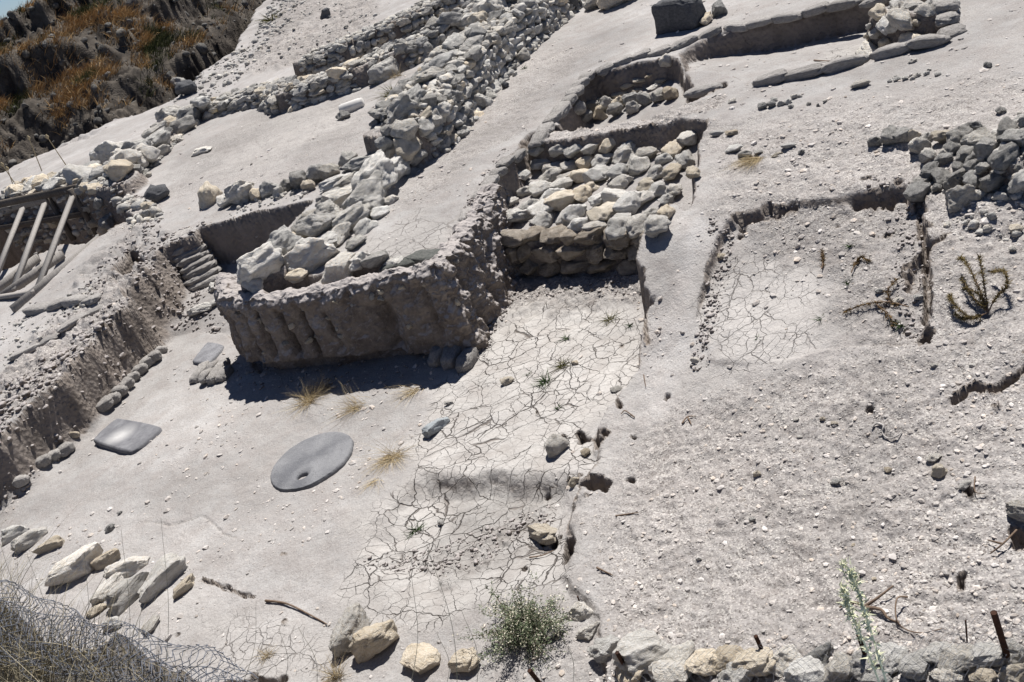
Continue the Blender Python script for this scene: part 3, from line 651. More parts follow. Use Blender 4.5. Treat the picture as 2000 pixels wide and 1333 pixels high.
W_long, _ = pile('dry_stone_wall', 'tall long dry-stone wall of grey boulders running beside the bare path', WALLS['long'], .50, [(.32, .46, 40), (.2, .3, 500), (.12, .2, 3000), (.06, .11, 3000)], cat='stone wall', spacing=.72, courses=5, mid=True, mats=('lime', 'grey', 'grey', 'lime', 'tan'))
W_ll, _ = pile('dry_stone_wall', 'low row of big pale boulders edging the left terrace above the dark trench', WALLS['left_low'], .42, [(.5, .75, 30), (.3, .48, 200), (.16, .3, 1500), (.08, .15, 1200)], mats=('lime', 'lime', 'grey', 'tan'))
W_lm, _ = pile('dry_stone_wall', 'middle dry-stone wall with two stepped faces behind the pale terrace floor', WALLS['left_mid'], .38, [(.28, .4, 30), (.18, .28, 800), (.12, .18, 2500), (.07, .1, 1000)], courses=3, face=(.2, .42), mid=True, mats=('lime', 'grey', 'grey', 'tan'))
W_lf, _ = pile('dry_stone_wall', 'small grey dry-stone wall standing parallel behind the tall long wall', WALLS['left_far'], .32, [(.22, .36, 80), (.14, .22, 1200), (.08, .14, 2000)], courses=3, face=(.18, .34), mats=('lime', 'grey', 'grey'))
W_fh, _ = pile('rubble_wall', 'broad far wall of small dark grey rubble near the top edge', WALLS['far_heap'], .45, [(.2, .3, 100), (.13, .2, 3500), (.08, .12, 2000)], courses=4, face=(.14, .3), mats=('grey', 'lime', 'grey'))
W_sh, _ = pile('dry_stone_wall', 'pale stone wall held up by the timber shoring', WALLS['shored'], .5, [(.4, .6, 40), (.25, .4, 500), (.12, .24, 2500), (.08, .12, 1000)], mats=('lime', 'grey', 'tan'))
W_hp, _ = pile('stone_heap', 'heap of rough grey boulders at the right edge of the picture', WALLS['heap'], .62, [(.2, .28, 100), (.13, .2, 1500), (.07, .12, 2500), (.04, .06, 1200)], mats=('lime', 'grey', 'grey', 'grey'), flat=.75, spacing=.74)
W_fe, _ = pile('stone_wall_stub', 'short stub of pale yellow stones in the corner of the far right room', WALLS['far_end'], .3, [(.3, .45, 60), (.18, .28, 600), (.1, .16, 1200)], mats=('white', 'tan', 'lime'))

# boulders along the path edge: one wall, each boulder a part
W_e = grp_wall('boulder_wall', 'row of large weathered boulders lining the left edge of the bare path', 'stone wall', 640, 470)
EDGE = [(520,535,95,35,.8,.75,'white'),(556,487,100,20,.7,.6,'lime'),(603,520,118,12,.7,.55,'white'),(668,535,70,40,.7,.6,'white'),(700,520,60,20,.8,.55,'white'),(640,480,62,30,.8,.55,'white'),(598,488,46,10,.8,.6,'white'),
 (620,455,85,10,.75,.6,'grey'),(665,470,60,60,.7,.5,'white'),(690,440,90,35,.7,.5,'lime'),(640,425,80,15,.7,.5,'lime'),(722,400,115,38,.6,.5,'lime'),(668,395,100,25,.6,.4,'lime'),(740,365,105,40,.6,.5,'lime'),(700,360,100,20,.5,.35,'lime'),
 (772,338,66,42,.6,.5,'lime'),(752,352,56,35,.6,.5,'grey'),(792,322,40,50,.7,.6,'lime'),(735,325,90,15,.6,.4,'lime'),(795,300,52,70,.85,.8,'tan'),(770,308,50,20,.8,.6,'tan'),(700,480,50,30,.8,.5,'lime'),(585,540,50,10,.8,.4,'tan'),(645,555,40,10,.8,.5,'white'),(735,515,55,10,.7,.45,'lime'),(770,520,40,0,.8,.4,'lime'),
 (600,440,55,10,.8,.5,'lime'),(655,400,60,0,.7,.5,'grey'),(688,380,70,20,.6,.4,'lime'),(820,310,36,40,.8,.6,'lime'),(765,395,30,30,.8,.6,'white'),(745,420,40,40,.7,.5,'white'),(715,450,45,40,.7,.5,'white'),(590,470,40,0,.8,.5,'tan'),(500,560,40,0,.8,.5,'white'),
 (700,330,60,10,.7,.4,'lime'),(660,365,60,10,.7,.4,'lime'),(630,345,40,10,.8,.5,'grey')]
for x, y, w_, a_, d_, h_, mt in EDGE: rock_px('boulder', x, y, w_, a_, d_, h_, mt, parent=W_e, sink=.3)
# boulders standing at the near end and along the top of the long wall (parts of it)
for x, y, w_, a_, d_, h_, mt in [(785,228,72,10,.8,.7,'grey'),(745,232,46,30,.8,.7,'grey'),(812,205,66,35,.7,.5,'lime'),(790,265,46,0,.9,.85,'lime'),(762,260,38,20,.9,.8,'grey'),(838,160,64,40,.7,.5,'lime'),(800,170,40,20,.7,.6,'grey'),
   (870,130,58,35,.7,.5,'grey'),(835,105,34,60,.8,.8,'grey'),(895,95,46,40,.7,.7,'lime'),(918,52,56,25,.75,.7,'lime'),(940,40,48,60,.8,.8,'grey'),(965,30,60,30,.7,.8,'lime'),(1000,10,55,60,.7,.8,'white'),(880,45,50,30,.7,.6,'grey'),(935,80,45,80,.7,.8,'grey'),
   (755,285,46,20,.8,.8,'grey'),(830,255,40,70,.8,.8,'white'),(850,238,36,70,.8,.8,'white'),(868,225,44,60,.8,.8,'white'),(810,285,30,30,.8,.8,'tan')]:
    rock_px('boulder', x, y, w_*.92, a_, d_, h_*.9, mt, parent=W_long, sink=.3)
for x, y, w_, a_, mt in [(340,238,64,25,'lime'),(310,268,56,25,'lime'),(268,303,44,10,'lime'),(250,325,46,10,'white'),(400,212,40,30,'lime'),(165,352,46,10,'white'),(240,345,50,60,'tan'),(290,310,40,10,'white'),(215,325,60,10,'white'),(365,235,50,20,'lime'),(205,350,50,20,'lime')]:
    rock_px('boulder', x, y, w_, a_, .75, .65, mt, parent=W_ll, sink=.25)
# low kerb row above the dark earth face
W_k = grp_wall('stone_row', 'single row of rounded stones along the edge above the dark earth face', 'stone row', 500, 390)
for x, y, w_, a_, mt in [(412,395,40,60,'tan'),(445,402,36,20,'white'),(480,393,56,15,'lime'),(530,381,34,10,'lime'),(562,372,36,20,'grey'),(590,365,36,60,'grey'),(622,352,40,50,'grey'),(650,345,42,30,'lime'),(505,388,24,0,'tan'),(684,322,34,10,'lime'),(548,384,22,0,'lime'),(606,372,22,0,'tan')]:
    rock_px('stone', x, y, w_, a_, .8, .8, mt, parent=W_k, sink=.2)
# paved room: stones of the floor, then the coursed face in front
W_p = grp_wall('stone_pavement', 'rough pavement of rounded pale stones inside the sunken room', 'stone pavement', 1170, 380)
PAVE = [(1090,300,34,10),(1122,302,36,10),(1155,298,34,15),(1190,290,40,15),(1230,296,38,20),(1060,330,30,0),(1085,337,40,5),(1115,332,36,10),(1150,325,40,20),(1180,322,44,12),(1222,312,50,15),(1265,312,46,10),(1295,318,34,20),(1320,300,38,25),(1350,280,36,30),(1340,320,34,50),
 (1078,352,40,5),(1110,356,34,10),(1138,350,46,15),(1172,352,52,20),(1210,345,34,40),(1248,332,38,60),(1285,345,40,20),(1318,345,36,30),(1025,380,30,10),(1060,378,44,10),(1100,372,44,15),(1080,394,54,15),(1140,388,48,20),(1175,398,40,10),(1205,392,46,0),(1235,405,50,25),(1215,365,36,30),(1262,370,32,30),(1290,378,46,10),(1320,380,28,60),
 (1035,415,48,20),(1070,420,60,18),(1100,405,60,15),(1120,430,62,18),(1065,440,50,20),(1020,432,50,10),(1138,448,46,30),(1183,430,62,10),(1232,408,44,40),(1215,455,54,35),(1252,450,40,70),(1288,452,44,70),(1300,425,30,60),(1260,395,40,10),(1165,455,44,10),(990,440,38,15),(1305,395,34,10),(1355,345,24,60),(1240,300,24,0),(1020,350,26,0),(1050,300,30,20),(1000,400,24,0),(1155,372,30,20),(1195,418,30,0),(1270,425,34,20)]
pm = ['white', 'lime', 'white', 'tan', 'white']
for k_, (x, y, w_, a_) in enumerate(PAVE):
    rock_px('stone', x, y, w_*1.14, a_+5, .8, .60, 'tan' if (x, y) == (1183, 430) else pm[k_ % 5], parent=W_p, sink=.22, lib=MED, tilt=8)
W_pf = grp_wall('dry_stone_wall', 'coursed stone face in shade below the pavement of rounded pale stones', 'stone wall', 1150, 500)
ba, bb_ = U(1004, 531, .1), U(1365, 526, .1); dv = bb_-ba; Lw = np.linalg.norm(dv[:2]); dv = dv/Lw; nv = np.array([dv[1], -dv[0], 0])
zz = .02
for cse in range(3):
    h_ = [.21, .20, .19][cse]; t = rng.uniform(-.1, 0)
    while t < Lw:
        l_ = rng.uniform(.24, .42); zb = zz + .1*(1-t/Lw)
        p = ba + dv*(t+l_/2) + nv*(.05-.035*cse)
        rock_obj('stone', BLK if rng.random() < .3 else MED, int(rng.integers(12)), M['brownstone'], (p[0], p[1], zb+h_/2), (rng.normal(0, .06), rng.normal(0, .06), math.atan2(dv[1], dv[0])+rng.normal(0, .05)), (l_*.55, .18, h_*.58), W_pf)
        t += l_*.97
    zz += h_*.95
# inner row of the small room
W_e2 = grp_wall('stone_row', 'short row of squat grey stones in the small room behind the mud balk', 'stone row', 1220, 215)
for x, y, w_, mt in [(1132,226,36,'lime'),(1160,220,30,'grey'),(1187,214,34,'lime'),(1212,211,30,'tan'),(1236,206,32,'grey'),(1262,203,32,'grey'),(1288,199,30,'lime'),(1312,193,32,'tan'),(1145,236,30,'grey'),(1175,231,32,'tan'),(1205,226,32,'grey'),(1238,220,30,'lime')]:
    rock_px('stone', x, y, w_, 12, .85, .9, mt, parent=W_e2, sink=.15)
W_fl = grp_wall('stone_paving', 'patch of flat pale paving stones on the floor of the small room', 'stone pavement', 1250, 175)
for x, y, w_ in [(1210,188,34),(1245,180,26),(1225,170,30),(1280,172,36),(1250,160,30),(1290,160,26),(1200,198,26),(1172,196,22),(1262,190,26),(1305,178,26),(1270,150,22)]:
    rock_px('stone', x, y, w_, 15, .7, .35, 'tan' if w_ % 4 else 'white', parent=W_fl, sink=.3)
# short stone lines on the plateau
W_s1 = grp_wall('stone_line', 'line of dark rocks leading from the right edge heap onto the plateau', 'stone row', 1800, 280)
for x, y, w_, a_, mt in [(1708,283,32,10,'grey'),(1745,278,34,60,'grey'),(1765,275,36,30,'grey'),(1782,272,38,10,'tan'),(1812,274,30,10,'lime'),(1842,278,46,10,'tan'),(1795,295,38,40,'lime'),(1815,312,34,30,'lime'),(1845,303,22,0,'white'),(1868,278,26,60,'grey'),(1885,268,24,0,'lime'),(1875,262,20,0,'lime'),(1905,255,34,0,'grey')]:
    rock_px('stone', x, y, w_, a_, .8, .75, mt, parent=W_s1, sink=.2)
W_s2 = grp_wall('stone_line', 'short line of small mixed stones left of the flat bright pale stone', 'stone row', 1520, 205)
for x, y, w_ in [(1490,212,20),(1508,208,18),(1525,206,16),(1540,202,16),(1552,192,14),(1563,190,10),(1512,198,14),(1545,210,12),(1580,205,10),(1598,208,10),(1612,200,10)]: rock_px('stone', x, y, w_, 10, .8, .8, ('lime', 'white', 'grey')[x % 3], parent=W_s2)
W_s3 = grp_wall('stone_line', 'dotted line of small white stones right of the flat bright pale stone', 'stone row', 1780, 155)
for x, y, w_ in [(1738,161,12),(1752,158,16),(1768,156,14),(1782,156,12),(1792,150,16),(1810,146,14),(1815,138,10),(1832,148,14),(1750,152,10),(1783,122,18)]: rock_px('stone', x, y, w_, 10, .8, .7, 'white', parent=W_s3)

# single stones, each one a thing of its own
SINGLE = [
 # name, x, y, w, ang, dep, hgt, mat, label, lib
 ('boulder',1878,400,74,-5,.75,.8,'lime','big isolated rounded boulder lying left of the stone heap',None),
 ('flat_stone',1682,170,38,5,.7,.45,'white','flat bright pale stone alone on the plateau near the two stone lines',None),
 ('boulder',1205,8,56,5,.85,.95,'tan','large rounded brown boulder at the top edge of the picture',None),
 ('boulder',1162,16,32,10,.9,.9,'grey','middle rounded grey boulder just left of the large brown boulder',None),
 ('boulder',1116,14,28,60,.9,.9,'basalt','dark boulder in the row at the top edge',None),
 ('boulder',1090,8,30,10,.9,.9,'tan','small tan boulder leftmost of the rounded row at the top edge',None),
 ('stone',1407,28,26,70,.8,.9,'grey','upright grey stone close right of the black basalt block',None),
 ('stone',1382,45,30,35,.5,.5,'tan','slanting tan stone leaning between basalt block and upright grey stone',None),
 ('stone',1301,126,22,60,.9,.9,'white','angular pale stone at the end of the small room corner',None),
 ('stone',310,390,32,0,.9,.85,'basalt','dark boulder on the left corner of the pale terrace floor',None),
 ('stone',291,408,28,20,.8,.7,'tan','tan stone just below the dark boulder at the terrace corner',None),
 ('stone',420,566,20,0,.8,.7,'white','small white stone on the passage floor behind the main section',None),
 ('flat_stone',395,610,56,20,.5,.4,'white','flat pale stones block jutting from the step in the passage',None),
 ('flat_stone',425,595,36,20,.5,.4,'lime','grey flat stone at the right end of the step in the passage',None),
 ('boulder',1085,882,44,50,.85,.9,'white','cream boulder on the cracked mud near the ground edge',None),
 ('stone',1146,888,20,20,.9,.9,'tan','small tan stone right of the cream boulder',None),
 ('boulder',1066,1055,58,-28,.55,.55,'tan','long tan rock lying by the hole above the green bush',None),
 ('stone',1122,945,26,20,.8,.8,'tan','tan stone on the left lip of the dark ground hole',None),
 ('stone',992,748,28,10,.7,.6,'tan','small brown stone on the cracked mud below the main section corner',None),
 ('stone',877,790,18,10,.6,.5,'white','little white pebble stone above the blue-grey stone blade',None),
 ('stone',1124,710,14,0,.7,.6,'tan','tiny tan stone beside the seedlings on cracked mud',None),
 ('stone',1204,763,24,10,.7,.4,'lime','flat whitish stone at the right edge of cracked mud',None),
 ('stone',862,1023,12,0,.9,.9,'white','round white pebble in the cracked hollow',None),
 ('stone',1824,897,34,5,.7,.5,'white','flat white stone, upper of the pair on the right gravel',None),
 ('stone',1836,925,30,30,.85,.9,'tan','tan wedge stone, lower of the pair on the right gravel',None),
 ('stone',1633,945,20,-15,.8,.6,'lime','oval whitish stone in the middle of the gravel plateau',None),
 ('stone',1478,928,18,15,.7,.7,'tan','small brown stone on the gravel left of the oval whitish stone',None),
 ('stone',1735,921,16,10,.9,.8,'tan','brownish round pebble near the tangle of old strap',None),
 ('stone',1708,1133,10,0,.9,.9,'tan','round tan pebble above the dry branch',None),
 ('stone',1885,950,30,20,.7,.5,'white','pale stone with a dark hollow beneath at the right',None),
 ('boulder',1995,1010,60,-20,.8,.8,'lime','big rock half cut by the right edge with dark shade beneath',None),
 ('boulder',690,1248,88,62,.7,.75,'white','tall bright white boulder of the pair at the bottom',BLK),
 ('boulder',738,1262,104,35,.75,.8,'tan','large squared buff block leaning on the bright white boulder',BLK),
 ('boulder',825,1298,80,0,.8,.5,'tan','half buried tan boulder at bottom edge left of the smaller one',None),
 ('boulder',912,1300,62,10,.8,.6,'tan','smaller cracked tan boulder at bottom edge below the cracked mud',None),
 ('boulder',1132,1200,64,15,.7,.5,'white','white boulder right beside the green bush',None),
 ('boulder',1152,1236,60,30,.6,.45,'white','long white rock lying right below the green bush',None),
 ('boulder',1085,1240,50,20,.6,.5,'white','pale rock partly hidden under the lower right of the bush',None),
 ('boulder',1180,1275,70,10,.7,.5,'white','pale rock at the left end of the wire netting',None),
 ('stone_block',62,1058,84,35,.5,.5,'white','leftmost pale upright block in the left group of three',BLK),
 ('stone_block',30,1046,70,30,.6,.5,'white','pale block cut by the left edge of the picture',BLK),
 ('stone_block',98,1070,64,25,.5,.45,'tan','tan block at the right end of the left group',BLK),
 ('stone_block',152,1118,110,18,.6,.5,'white','wide pale slab casting a deep shadow, between the two block groups',BLK),
 ('stone_block',212,1100,66,28,.55,.6,'tan','tilted tan block at the upper right of the wide pale slab',BLK),
 ('stone_block',175,1090,50,30,.6,.5,'white','small pale block behind the wide pale slab',BLK),
 ('stone_block',252,1115,100,28,.5,.45,'white','upper flat block in the right group of long blocks',BLK),
 ('stone_block',258,1165,136,42,.42,.45,'white','long narrow light block in the middle of the right group',BLK),
 ('stone_block',318,1142,122,45,.5,.5,'white','long wide pale block with a cracked end',BLK),
 ('stone_block',362,1152,62,35,.5,.5,'tan','rough end block at the right tip of the block group',BLK),
 ('stone_block',218,1150,90,50,.5,.35,'white','sunken pale block on the left of the long narrow one',BLK),
 ('stone',222,1222,44,20,.8,.6,'white','rounded white stone at the foot of the long blocks by the wire fence',None),
 ('stone',288,1232,22,30,.9,.8,'white','small white stone in the hollow below the blocks',None),
 ('stone',300,1225,46,50,.5,.4,'lime','thin slab beside the small white stone in the hollow',None),
 ('stone',190,1195,46,20,.7,.4,'tan','flat tan stone sunk in earth left of the rounded white stone',None),
 ('stone',217,1035,22,20,.8,.7,'grey','single grey stone on bare floor above the tilted tan block',None),
 ('stone',235,1004,12,30,.8,.7,'grey','tiny grey stone uphill from the single grey stone',None),
 ('stone',148,852,22,25,.7,.8,'tan','brown stone at the foot of left bank near the square slab',None),
 ('stone',862,272,22,0,.9,.7,'grey','pair stone, grey and dusty, at the foot of the long wall end',None),
 ('stone',988,170,12,0,.8,.8,'basalt','tiny black stone on the bare path',None),
 ('stone',988,152,14,0,.8,.7,'lime','small grey stone above the tiny black one on the path',None),
 ('stone',1007,148,10,0,.8,.7,'white','tiny white stone on the path beside the small grey one',None),
 ('stone',1435,296,34,5,.7,.45,'white','flat white stone at the head of the dry straw tuft',None),
 ('stone',1455,305,32,10,.7,.5,'lime','grey stone behind the dry straw tuft',None),
 ('stone',1482,300,20,10,.7,.5,'white','small white stone right of the dry straw tuft',None),
 ('stone',1540,288,32,15,.6,.35,'white','flat chalky stone by itself on the mid plateau',None),
 ('stone',1517,305,26,10,.6,.35,'tan','low tan stone left of the flat chalky stone',None),
 ('stone',1566,300,14,10,.8,.8,'grey','small dark pointed stone right of the low tan stone',None),
 ('stone',1430,264,26,10,.7,.5,'tan','tan stone at the upper right corner of the pavement',None),
 ('stone',1400,262,30,20,.7,.4,'white','white stone on the rim of the paved room corner',None),
 ('stone',1430,200,14,0,.8,.5,'white','small white stone right of the balk end',None),
 ('stone',1929,132,16,0,.9,.9,'grey','dark round stone alone at the upper right',None),
 ('stone',1955,220,20,0,.9,.8,'grey','grey stone just above the heap at the right edge',None),
 ('stone',640,36,20,15,.9,.9,'basalt','black stone on the far slope near the top left',None),
 ('stone',370,185,34,10,.7,.7,'basalt','dark flat boulder by the end of the dry grass bank',None),
 ('stone',355,170,30,10,.7,.6,'grey','grey slab stone above the dark flat boulder by the bank',None),
 ('stone',1985,452,30,0,.8,.7,'tan','tan stone at the right edge below the heap',None),
 ('stone',1978,490,16,0,.8,.7,'white','white angular stone right of the dry weed',None),
 ('stone',1718,570,20,0,.7,.5,'white','white flat chip beside the fissure in the shallow pit',None),
 ('stone',1755,590,22,0,.8,.6,'white','white stone where the brown weed stalks cross',None),
 ('stone',1795,585,20,0,.8,.7,'lime','whitish stone on the edge of the fissure',None),
 ('stone',1358,706,20,10,.8,.7,'white','white stone at the lower end of the low earth rim',None),
 ('stone',1410,505,16,0,.8,.8,'tan','brown clod stone near the top of the low earth rim',None),
 ('stone',1825,715,18,10,.8,.5,'white','white chip stone lying between the weed and the crack',None),
 ('stone',1400,997,11,75,.4,.4,'white','white oblong chip alone on the lower gravel plateau',None),
 ('sherd',1667,1064,9,60,.6,.3,'tan','orange brown sherd lying on the gravel behind the netting',None),
 ('stone',1555,822,14,10,.7,.6,'white','small pale stone left of the rounded brown ones on the gravel',None),
 ('stone',1606,820,13,10,.8,.7,'tan','rounded brown stone nearer the pale small one on the gravel',None),
 ('stone',1630,828,16,0,.6,.4,'tan','yellowish broken stone left of the old strap',None),
 ('stone',1562,855,12,0,.7,.5,'white','lone white chip below the small pale stone on the gravel',None),
 ('stone',1365,1093,12,0,.7,.6,'white','pale chip on the lower left part of the gravel plateau',None),
 ('stone',1500,1006,12,20,.7,.5,'white','narrow white chip at the middle of the lower gravel',None),
 ('stone',1470,1017,14,0,.8,.7,'lime','small round whitish stone beside the narrow white chip',None),
 ('stone',1900,715,16,0,.8,.6,'white','white chip stone above the long dark crack',None)]
for nm, x, y, w_, a_, d_, h_, mt, lab, lib in SINGLE:
    o = rock_px(nm, x, y, w_, a_, d_, h_, mt, lib=lib, sink=.30 if nm == 'stone_block' else .25, tilt=7 if nm == 'stone_block' else 12)
    tag(o, lab, 'stone block' if nm == 'stone_block' else ('boulder' if nm == 'boulder' else 'stone'))

# stones under the wire netting along the lower right edge
W_n = grp_wall('stone_row', 'row of big pale stones under wire netting along the lower right edge', 'stone row', 1500, 1300)
for x, y, w_, a_, mt in [(1258,1290,110,10,'white'),(1330,1292,70,40,'lime'),(1375,1305,80,30,'white'),(1425,1300,80,20,'white'),(1480,1308,90,10,'tan'),(1540,1300,90,15,'white'),(1600,1290,70,30,'grey'),(1640,1315,60,60,'lime'),(1690,1310,80,10,'grey'),(1740,1298,80,20,'white'),(1790,1305,60,50,'white'),
   (1830,1285,70,20,'white'),(1880,1300,80,30,'lime'),(1930,1290,70,20,'white'),(1975,1280,70,20,'lime'),(1985,1320,80,0,'white'),(1310,1328,90,0,'white'),(1440,1332,80,0,'white'),(1580,1330,90,0,'white'),(1235,1325,60,0,'tan'),(1850,1325,70,0,'white'),(1920,1328,60,0,'tan'),(1715,1335,60,0,'lime'),(1270,1262,50,10,'white')]:
    rock_px('stone', x, y, w_*1.06, a_, .8, .6, mt if mt != 'white' else ('white', 'tan')[x % 2], parent=W_n, sink=.28)

# ------------------------------------------------------------------ loose gravel (uncountable)
items = []
g2 = np.random.default_rng(5)
def scatter(n, r0, r1, a0, a1, smin, smax, keepf):
    rr = np.exp(g2.uniform(math.log(r0), math.log(r1), n)); aa = g2.uniform(R(a0), R(a1), n)
    x = rr*np.sin(aa); y = rr*np.cos(aa); z = ground_z(x, y)
    fi = ((np.log(rr)-lrs[0])/(lrs[1]-lrs[0])).astype(int).clip(0, NR-1); fj = ((aa-AZ0)/(azs[1]-azs[0])).astype(int).clip(0, NAZ-1)
    rg = ROUGH[fi, fj]; md = MUD[fi, fj]; gs = GRASSY[fi, fj]; st = STEEP[fi, fj]
    clump = .5+.9*noise(x*.9, y*.9, 63)+.4*noise(x*3, y*3, 64)
    pk = (keepf+rg*(1-keepf))*(1-.93*md)*(1-gs)*clump.clip(.05, 1.2)
    k = g2.random(n) < pk
    s = smin*(smax/smin)**(g2.random(n)**3.4)
    for i in np.nonzero(k)[0]:
        items.append((x[i], y[i], z[i]+s[i]*.02, s[i]*g2.uniform(.8, 1.3), s[i]*g2.uniform(.6, 1.0), s[i]*g2.uniform(.4, .75), g2.uniform(0, 6.28), g2.normal(0, .3)))
scatter(80000, 3.2, 13, -40, 40, .004, .026, .22)
scatter(30000, 8, 40, -34, 36, .008, .045, .42)
gv = merged('gravel', TINY_V, ICO[1][1], items, M['gravel']); gv.data.polygons.foreach_set('use_smooth', np.zeros(len(gv.data.polygons), bool)); gv['kind'] = 'stuff'; tag(gv, 'loose pale gravel and pebbles scattered over the dusty ground', 'gravel')
print('gravel', len(items))
# clods fallen from the earth faces
items = []
aa = g2.uniform(R(-27), R(-4), 5200); rr = g2.uniform(38, 60, 5200); x = rr*np.sin(aa); y = rr*np.cos(aa)
fi = ((np.log(rr)-lrs[0])/(lrs[1]-lrs[0])).astype(int); fj = ((aa-AZ0)/(azs[1]-azs[0])).astype(int)
for i in np.nonzero((HILLQ[fi, fj] > -1) & (g2.random(5200) < .25+.75*STEEP[fi, fj]))[0]:
    s = .04*(.28/.04)**(g2.random()**2.6); items.append((x[i], y[i], float(ground_z(x[i], y[i])), s*g2.uniform(.6, 1.2), s*g2.uniform(.5, .9), s*g2.uniform(.5, .9), g2.uniform(0, 6.28), g2.normal(0, .4)))
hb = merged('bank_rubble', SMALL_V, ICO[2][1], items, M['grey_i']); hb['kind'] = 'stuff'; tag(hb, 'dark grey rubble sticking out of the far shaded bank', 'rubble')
items = []
for poly, n, s0, s1 in [([(480,150,1.2),(560,20,1.4),(760,-40,1.5),(720,60,1.3),(560,130,1.3)], 420, .04, .16), ([(330,210,1.1),(400,150,1.2),(500,90,1.2),(560,0,1.3),(620,0,1.3),(480,150,1.2),(420,190,1.2)], 700, .04, .26),
 ([(200,360,1.3),(290,400,1.1),(320,430,1.05),(250,450,1.),(190,400,1.2)], 220, .04, .3), ([(440,395,1.2),(700,300,1.2),(690,330,1.2),(590,380,1.15),(450,415,1.1)], 160, .03, .12), ([(740,290,1.2),(800,290,1.15),(900,190,1.15),(1010,90,1.15),(1020,110,1.15),(860,280,1.15)], 300, .03, .16), ([(1850,440,1),(1900,300,1),(2000,200,1.2),(2000,460,.9)], 200, .02, .12), ([(0,720,.8),(200,590,.8),(180,570,.8),(0,640,.8)], 200, .02, .10)]:
    P = [U(*p) for p in poly]; xs = [p[0] for p in P]; ys = [p[1] for p in P]
    x = g2.uniform(min(xs), max(xs), n*4); y = g2.uniform(min(ys), max(ys), n*4); kk = np.nonzero(poly_sd(x, y, P) > -.05)[0][:n]
    for i in kk:
        s = s0*(s1/s0)**(g2.random()**2.2); items.append((x[i], y[i], float(ground_z(x[i], y[i]))+s*.15, s*.5*g2.uniform(.8, 1.3), s*.5*g2.uniform(.6, 1), s*.5*g2.uniform(.5, .8), g2.uniform(0, 6.28), g2.normal(0, .4)))
rb = merged('loose_rubble', SMALL_V, ICO[2][1], items, M['lime_i']); rb['kind'] = 'stuff'; tag(rb, 'loose grey rubble spilling over slopes and along the feet of the stone walls', 'rubble')
items = []
for poly, n, s0, s1 in [([(320,690,0),(60,950,0),(0,960,.2),(0,820,.4),(200,690,.4),(300,640,.3)], 900, .015, .09), ([(300,640,.1),(340,480,.8),(400,440,1.0),(380,560,.4),(430,640,.1)], 350, .02, .09),
                        ([(850,690,0),(940,700,0),(1000,600,0),(1280,530,.1),(1270,590,0),(1000,570,.1),(960,660,0)], 420, .012, .05), ([(380,740,0),(460,700,0),(800,720,0),(780,770,0),(460,760,0)], 260, .012, .05),
                        ([(240,470,1),(310,430,1),(330,520,.8),(270,580,.6),(120,640,.7)], 350, .02, .08), ([(690,1120,-.1),(860,1060,-.1),(1080,980,-.1),(1060,1040,-.1),(900,1110,-.1)], 330, .012, .05),
                        ([(1700,380,.8),(1800,400,.8),(1810,680,.6),(1740,640,.5),(1760,480,.7)], 260, .012, .05), ([(910,430,1),(1000,330,.8),(1020,360,.7),(990,440,.6)], 200, .015, .06), ([(220,340,1.3),(290,400,1.0),(250,440,.8),(200,400,1)], 200, .03, .12), ([(0,985,0),(110,890,0),(300,690,.1),(290,640,.2),(200,690,.5),(0,830,.5)], 140, .03, .11), ([(1400,440,.8),(1425,445,.8),(1412,520,.7),(1398,600,.5),(1372,712,.34),(1352,712,.34),(1380,600,.5),(1395,510,.7)], 260, .012, .05)]:
    P = [U(*p) for p in poly]; xs = [p[0] for p in P]; ys = [p[1] for p in P]
    x = g2.uniform(min(xs), max(xs), n*4); y = g2.uniform(min(ys), max(ys), n*4); kk = np.nonzero(poly_sd(x, y, P) > -.05)[0][:n]
    for i in kk:
        s = s0*(s1/s0)**(g2.random()**2); s *= .6; items.append((x[i], y[i], float(ground_z(x[i], y[i]))+s*.2, s*g2.uniform(.8, 1.3), s*g2.uniform(.6, 1), s*g2.uniform(.5, .9), g2.uniform(0, 6.28), g2.normal(0, .4)))
cl = merged('fallen_clods', SMALL_V, ICO[2][1], items, M['earth']); cl['kind'] = 'stuff'; tag(cl, 'crumbled brown earth clods lying along the foot of the cut faces', 'earth clods')
